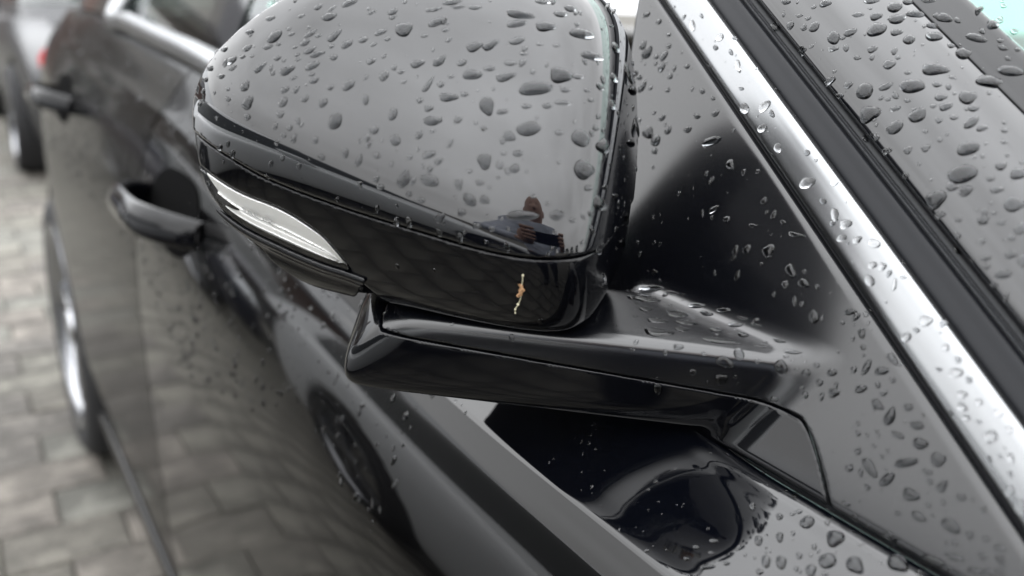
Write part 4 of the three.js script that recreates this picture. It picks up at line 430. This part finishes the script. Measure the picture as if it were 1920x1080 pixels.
// first surface met along a line of sight: triangles are sorted into cells of the view so that few are tried
const CELL = 24, cells = new Map();
wetMeshes.forEach((m) => { const g = m.geometry, P = g.attributes.position, ix = g.index.array, n = P.count, W3 = new Float32Array(n * 3), S2 = new Float32Array(n * 2), v = V3();
  for (let i = 0; i < n; i++) { v.fromBufferAttribute(P, i).applyMatrix4(m.matrixWorld); v.toArray(W3, i * 3); v.sub(EYE); const z = v.dot(F_); S2[i * 2] = z > 0.02 ? 960 + FOCAL * v.dot(R_) / z : NaN; S2[i * 2 + 1] = 540 + FOCAL * v.dot(D_) / z; }
  m.userData.w3 = W3;
  for (let t = 0; t < ix.length; t += 3) { const xs = [0, 1, 2].map((k) => S2[ix[t + k] * 2]), ys = [0, 1, 2].map((k) => S2[ix[t + k] * 2 + 1]), x0 = Math.min(...xs), x1 = Math.max(...xs), y0 = Math.min(...ys), y1 = Math.max(...ys); if (!(x1 > -20 && x0 < 1940 && y1 > -20 && y0 < 1100)) continue;
    for (let a = Math.floor(Math.max(-20, x0) / CELL); a <= Math.floor(Math.min(1940, x1) / CELL); a++) for (let b = Math.floor(Math.max(-20, y0) / CELL); b <= Math.floor(Math.min(1100, y1) / CELL); b++) { const k = a * 1000 + b; let l = cells.get(k); if (!l) cells.set(k, l = []); l.push([m, t]); } } });
function surfaceAt(px, py) {
  const ray = new THREE.Ray(EYE.clone(), sight(px, py).normalize()), a = V3(), b = V3(), c = V3(), q = V3(); let best = 1e9, hit = null;
  for (const [m, t] of cells.get(Math.floor(px / CELL) * 1000 + Math.floor(py / CELL)) ?? []) { const ix = m.geometry.index.array, w = m.userData.w3; a.fromArray(w, ix[t] * 3); b.fromArray(w, ix[t + 1] * 3); c.fromArray(w, ix[t + 2] * 3); if (ray.intersectTriangle(a, b, c, false, q)) { const e = q.distanceTo(EYE); if (e < best) { best = e; const k = THREE.Triangle.getBarycoord(q, a, b, c, V3()), N = m.geometry.attributes.normal, n = V3(); [k.x, k.y, k.z].forEach((f, i) => n.addScaledVector(V3().fromBufferAttribute(N, ix[t + i]), f)); n.normalize(); if (n.dot(ray.direction) > 0) n.negate(); hit = { point: q.clone(), normal: n, object: m }; } } }
  return hit;
}
const all = [], rr = rng(77);
for (const { o, s, d, xmax } of seen) for (const [zx, zy, l, w, an = 0] of d) {
  const px = o[0] + zx / s, py = o[1] + zy / s; if (xmax && px > xmax) continue;
  const h = surfaceAt(px, py); if (!h) continue; const n = h.normal;
  const c = h.point, plane = new THREE.Plane().setFromNormalAndCoplanarPoint(n, c), ang = an * Math.PI / 180;
  const axis = (dx, dy) => { const q = new THREE.Ray(EYE, sight(px + dx, py + dy).normalize()).intersectPlane(plane, V3()); return q ? q.sub(c) : null; };
  const e1 = axis(Math.cos(ang) * l / s / 2, Math.sin(ang) * l / s / 2); let e2 = axis(-Math.sin(ang) * w / s / 2, Math.cos(ang) * w / s / 2); if (!e1 || !e2) continue;
  const lim = (e, m) => { if (e.length() > m) e.setLength(m); return e; }; lim(e1, 0.0085); lim(e2, 0.0075);
  all.push({ c, n, e1, e2, size: l * w / s / s, m: h.object });
}
all.sort((a, b) => b.size - a.size);
function beadMatrix({ c, n, e1, e2 }, tall = 0.5) {
  if (V3().crossVectors(e1, n).dot(e2) > 0) e2 = e2.clone().negate();
  const r = Math.sqrt(e1.length() * e2.length()), h = Math.min(0.002, r * tall);
  return new THREE.Matrix4().makeBasis(e1, n.clone().multiplyScalar(h), e2.clone()).setPosition(c);
}
// what sets a bead apart: its size and shape, and what it lies on and beside
function describe({ c, n, e1, e2, m }) {
  const L = Math.max(e1.length(), e2.length()) * 2000, K = L / (Math.min(e1.length(), e2.length()) * 2000), word = (L > 8 ? 'big' : L > 5 ? 'middling' : 'small') + (K > 1.9 ? ' elongated' : K > 1.35 ? ' oval' : ' round') + ' raindrop'; let where = m.userData.wet[1].replace(/^.*?raindrop /, '');
  if (m.name === 'mirror_cap') { const [A, B] = toHead(c), g = split(A, B); where = g < 14 ? 'just above the lower edge of the black mirror cap' : A > 66 ? 'at the outer end of the black mirror cap' : A < -42 ? 'beside the inner rim of the black mirror cap' : B > 42 ? 'high on the black mirror cap' : 'on the middle of the black mirror cap'; }
  if (m.name === 'windscreen_pillar') { const w = c.clone().sub(P0).dot(pU) * 1000; where = w < 48 ? 'on the black pillar along its rubber seal' : w > 70 ? 'on the black pillar along the windscreen moulding' : 'on the middle of the black windscreen pillar'; }
  if (m.name === 'mirror_arm') { const a = toArm(c.x, c.y, c.z); where = n.y > 0.85 ? 'lying on the flat top of the mirror arm' : c.y > 1.055 ? 'on the dark corner panel above the mirror arm' : a[0] > 185 ? 'on the grey corner panel below the mirror arm' : 'on the front of the mirror arm'; }
  if (m.name === 'window_surround') { const w = c.clone().sub(P0).dot(pU) * 1000; where = w < 7 ? 'on the dark side of the bright window surround' : 'on the light side of the bright window surround'; }
  return [word + ' ' + where, word + 's ' + where];
}
all.slice(0, 300).forEach((d, i) => {
  const [label, group] = describe(d), o = new THREE.Mesh(beads[(i * 7 + 3) % beads.length], /surround|windscreen$|window/.test(d.m.name) ? water : rainOnPaint); o.name = numbered('raindrop'); o.userData = { label, category: 'raindrop', group };
  const flat = d.m.name === 'mirror_arm' && d.n.y > 0.9; const M = beadMatrix(d, flat ? 0.2 : 0.4 + 0.16 * rr()); o.matrixAutoUpdate = false; o.matrix.copy(M); o.matrix.decompose(o.position, o.quaternion, o.scale); o.matrixAutoUpdate = true; scene.add(o); o.castShadow = o.receiveShadow = true;
});
// the finer rain that nobody could count
{ const tiny = [], v = [V3(), V3(), V3()];
  const spread = (m, per, r0, r1, ok = () => true) => { const g = m.geometry, P = g.attributes.position, N = g.attributes.normal, ix = g.index.array, cum = []; let A = 0; const e = m.matrixWorld;
    for (let i = 0; i < ix.length; i += 3) { for (let k = 0; k < 3; k++) v[k].fromBufferAttribute(P, ix[i + k]).applyMatrix4(e); const c = v[0].clone().add(v[1]).add(v[2]).divideScalar(3); const a = ok(c) ? V3().crossVectors(v[1].clone().sub(v[0]), v[2].clone().sub(v[0])).length() / 2 : 0; A += a; cum.push(A); }
    for (let q = 0, n = Math.round(A * per); q < n; q++) { const t = rr() * A; let lo = 0, hi = cum.length - 1; while (lo < hi) { const mid = (lo + hi) >> 1; if (cum[mid] < t) lo = mid + 1; else hi = mid; }
      for (let k = 0; k < 3; k++) v[k].fromBufferAttribute(P, ix[lo * 3 + k]).applyMatrix4(e); let a = rr(), b = rr(); if (a + b > 1) { a = 1 - a; b = 1 - b; }
      const c = v[0].clone().addScaledVector(v[1].clone().sub(v[0]), a).addScaledVector(v[2].clone().sub(v[0]), b), n = V3().fromBufferAttribute(N, ix[lo * 3]).normalize(); if (n.dot(EYE.clone().sub(c)) < 0) n.negate();
      const down = V3(0, -1, 0).addScaledVector(n, n.y); if (down.length() < 0.05) down.set(1, 0, 0).addScaledVector(n, -n.x); down.normalize(); const sideways = V3().crossVectors(n, down), R = lerp(r0, r1, Math.pow(rr(), 2.5)), k = 1 + 0.7 * rr(), tw = (rr() - 0.5) * 1.2;
      const e1 = down.clone().multiplyScalar(Math.cos(tw)).addScaledVector(sideways, Math.sin(tw)), e2 = V3().crossVectors(n, e1);
      tiny.push(beadMatrix({ c, n, e1: e1.multiplyScalar(R * k), e2: e2.multiplyScalar(R) }, 0.5)); } };
  for (const d of all.slice(300)) tiny.push(beadMatrix(d));
  const by = (n) => wetMeshes.find((m) => m.name === n);
  spread(by('mirror_cap'), 9000, 0.0002, 0.0013); spread(by('windscreen_pillar'), 9000, 0.0002, 0.0013, (c) => c.y < 1.4 && c.y > 0.9); spread(by('mirror_arm'), 7000, 0.0002, 0.0014, (c) => c.z > -0.4);
  spread(by('mirror_bezel'), 9000, 0.0006, 0.0021, (c) => true); spread(by('windscreen_moulding'), 4000, 0.0005, 0.003, (c) => c.y < 1.4); spread(by('windscreen'), 5200, 0.0008, 0.003, (c) => c.x < 0.7 && c.y > 1.05);
  spread(by('front_door'), 4200, 0.0006, 0.0022, (c) => c.z < -0.36); spread(by('door_shoulder'), 4200, 0.0008, 0.0026); spread(by('door_skin'), 7000, 0.0006, 0.0024, (c) => c.y > 0.83 + 0.05 * Math.sin(c.z * 9) && c.z < -0.4); spread(by('front_door'), 6000, 0.0003, 0.001, (c) => c.y > 0.955 && c.z > -0.3 && c.z < -0.02); spread(by('window_surround'), 5200, 0.0003, 0.0014, (c) => c.y < 1.3 && c.y > 0.95); spread(by('mirror_housing'), 900, 0.0005, 0.0013, (c) => c.x < 0.2);
  spread(rearDoor, 3000, 0.0008, 0.0026, (c) => c.y > 0.84); spread(by('front_side_window'), 3000, 0.0006, 0.0018, (c) => c.z > -0.6);
  const im = new THREE.InstancedMesh(beads[5], rainOnPaint, tiny.length); im.name = 'fine_rain'; im.userData = { kind: 'stuff', label: 'fine drops of rain sprinkled over the black paintwork', category: 'rain' }; tiny.forEach((m, i) => im.setMatrixAt(i, m)); scene.add(im);
  
}

// a scrap of dry leaf stuck to the housing
{ const at = (x, y) => { const h = surfaceAt(x, y); return h.point.clone().addScaledVector(h.normal, 0.0006); };
  const o = at(976, 545), t = thing('leaf_scrap', 'scrap of brown dry leaf on a pale thread stuck to the mirror housing', 'leaf scrap', [o.x, o.y, o.z]), rel = (x, y) => at(x, y).sub(o);
  part('husk', (() => { const g = sheet(10, 16, (u, v) => { const w = (4 + 4.5 * Math.sin(v * 3.0) + 2.5 * Math.sin(v * 17)) * (u - 0.5) * 1.15, q = rel(975 + w + 4 * Math.sin(v * 4), lerp(531, 556, v)); q.addScaledVector(F_, -0.0014 * Math.sin(u * Math.PI) - 0.0004 * Math.sin(v * 21 + u * 9)); return q; }); return g; })(), new THREE.MeshStandardMaterial({ name: 'dry_leaf', color: new THREE.Color().setRGB(0.3, 0.17, 0.085), roughness: 0.85, side: THREE.DoubleSide }), t);
  part('thread', new THREE.TubeGeometry(new THREE.CatmullRomCurve3([[981, 515], [980, 528], [978, 540], [977, 556], [972, 570], [967, 578], [967, 586]].map(([x, y]) => rel(x, y))), 40, 0.00022, 6), new THREE.MeshStandardMaterial({ name: 'dry_thread', color: new THREE.Color().setRGB(0.42, 0.39, 0.27), roughness: 0.8 }), t);
  for (const [x, y, r] of [[981, 515, 0.0005], [972, 569, 0.0006], [967, 578, 0.0005], [967, 585, 0.0004]]) { const q = rel(x, y); part('knot', new THREE.IcosahedronGeometry(r, 1).translate(q.x, q.y, q.z), new THREE.MeshStandardMaterial({ name: 'dry_knot', color: new THREE.Color().setRGB(0.45, 0.42, 0.3), roughness: 0.8 }), t); } }
renderer.render(scene, camera);
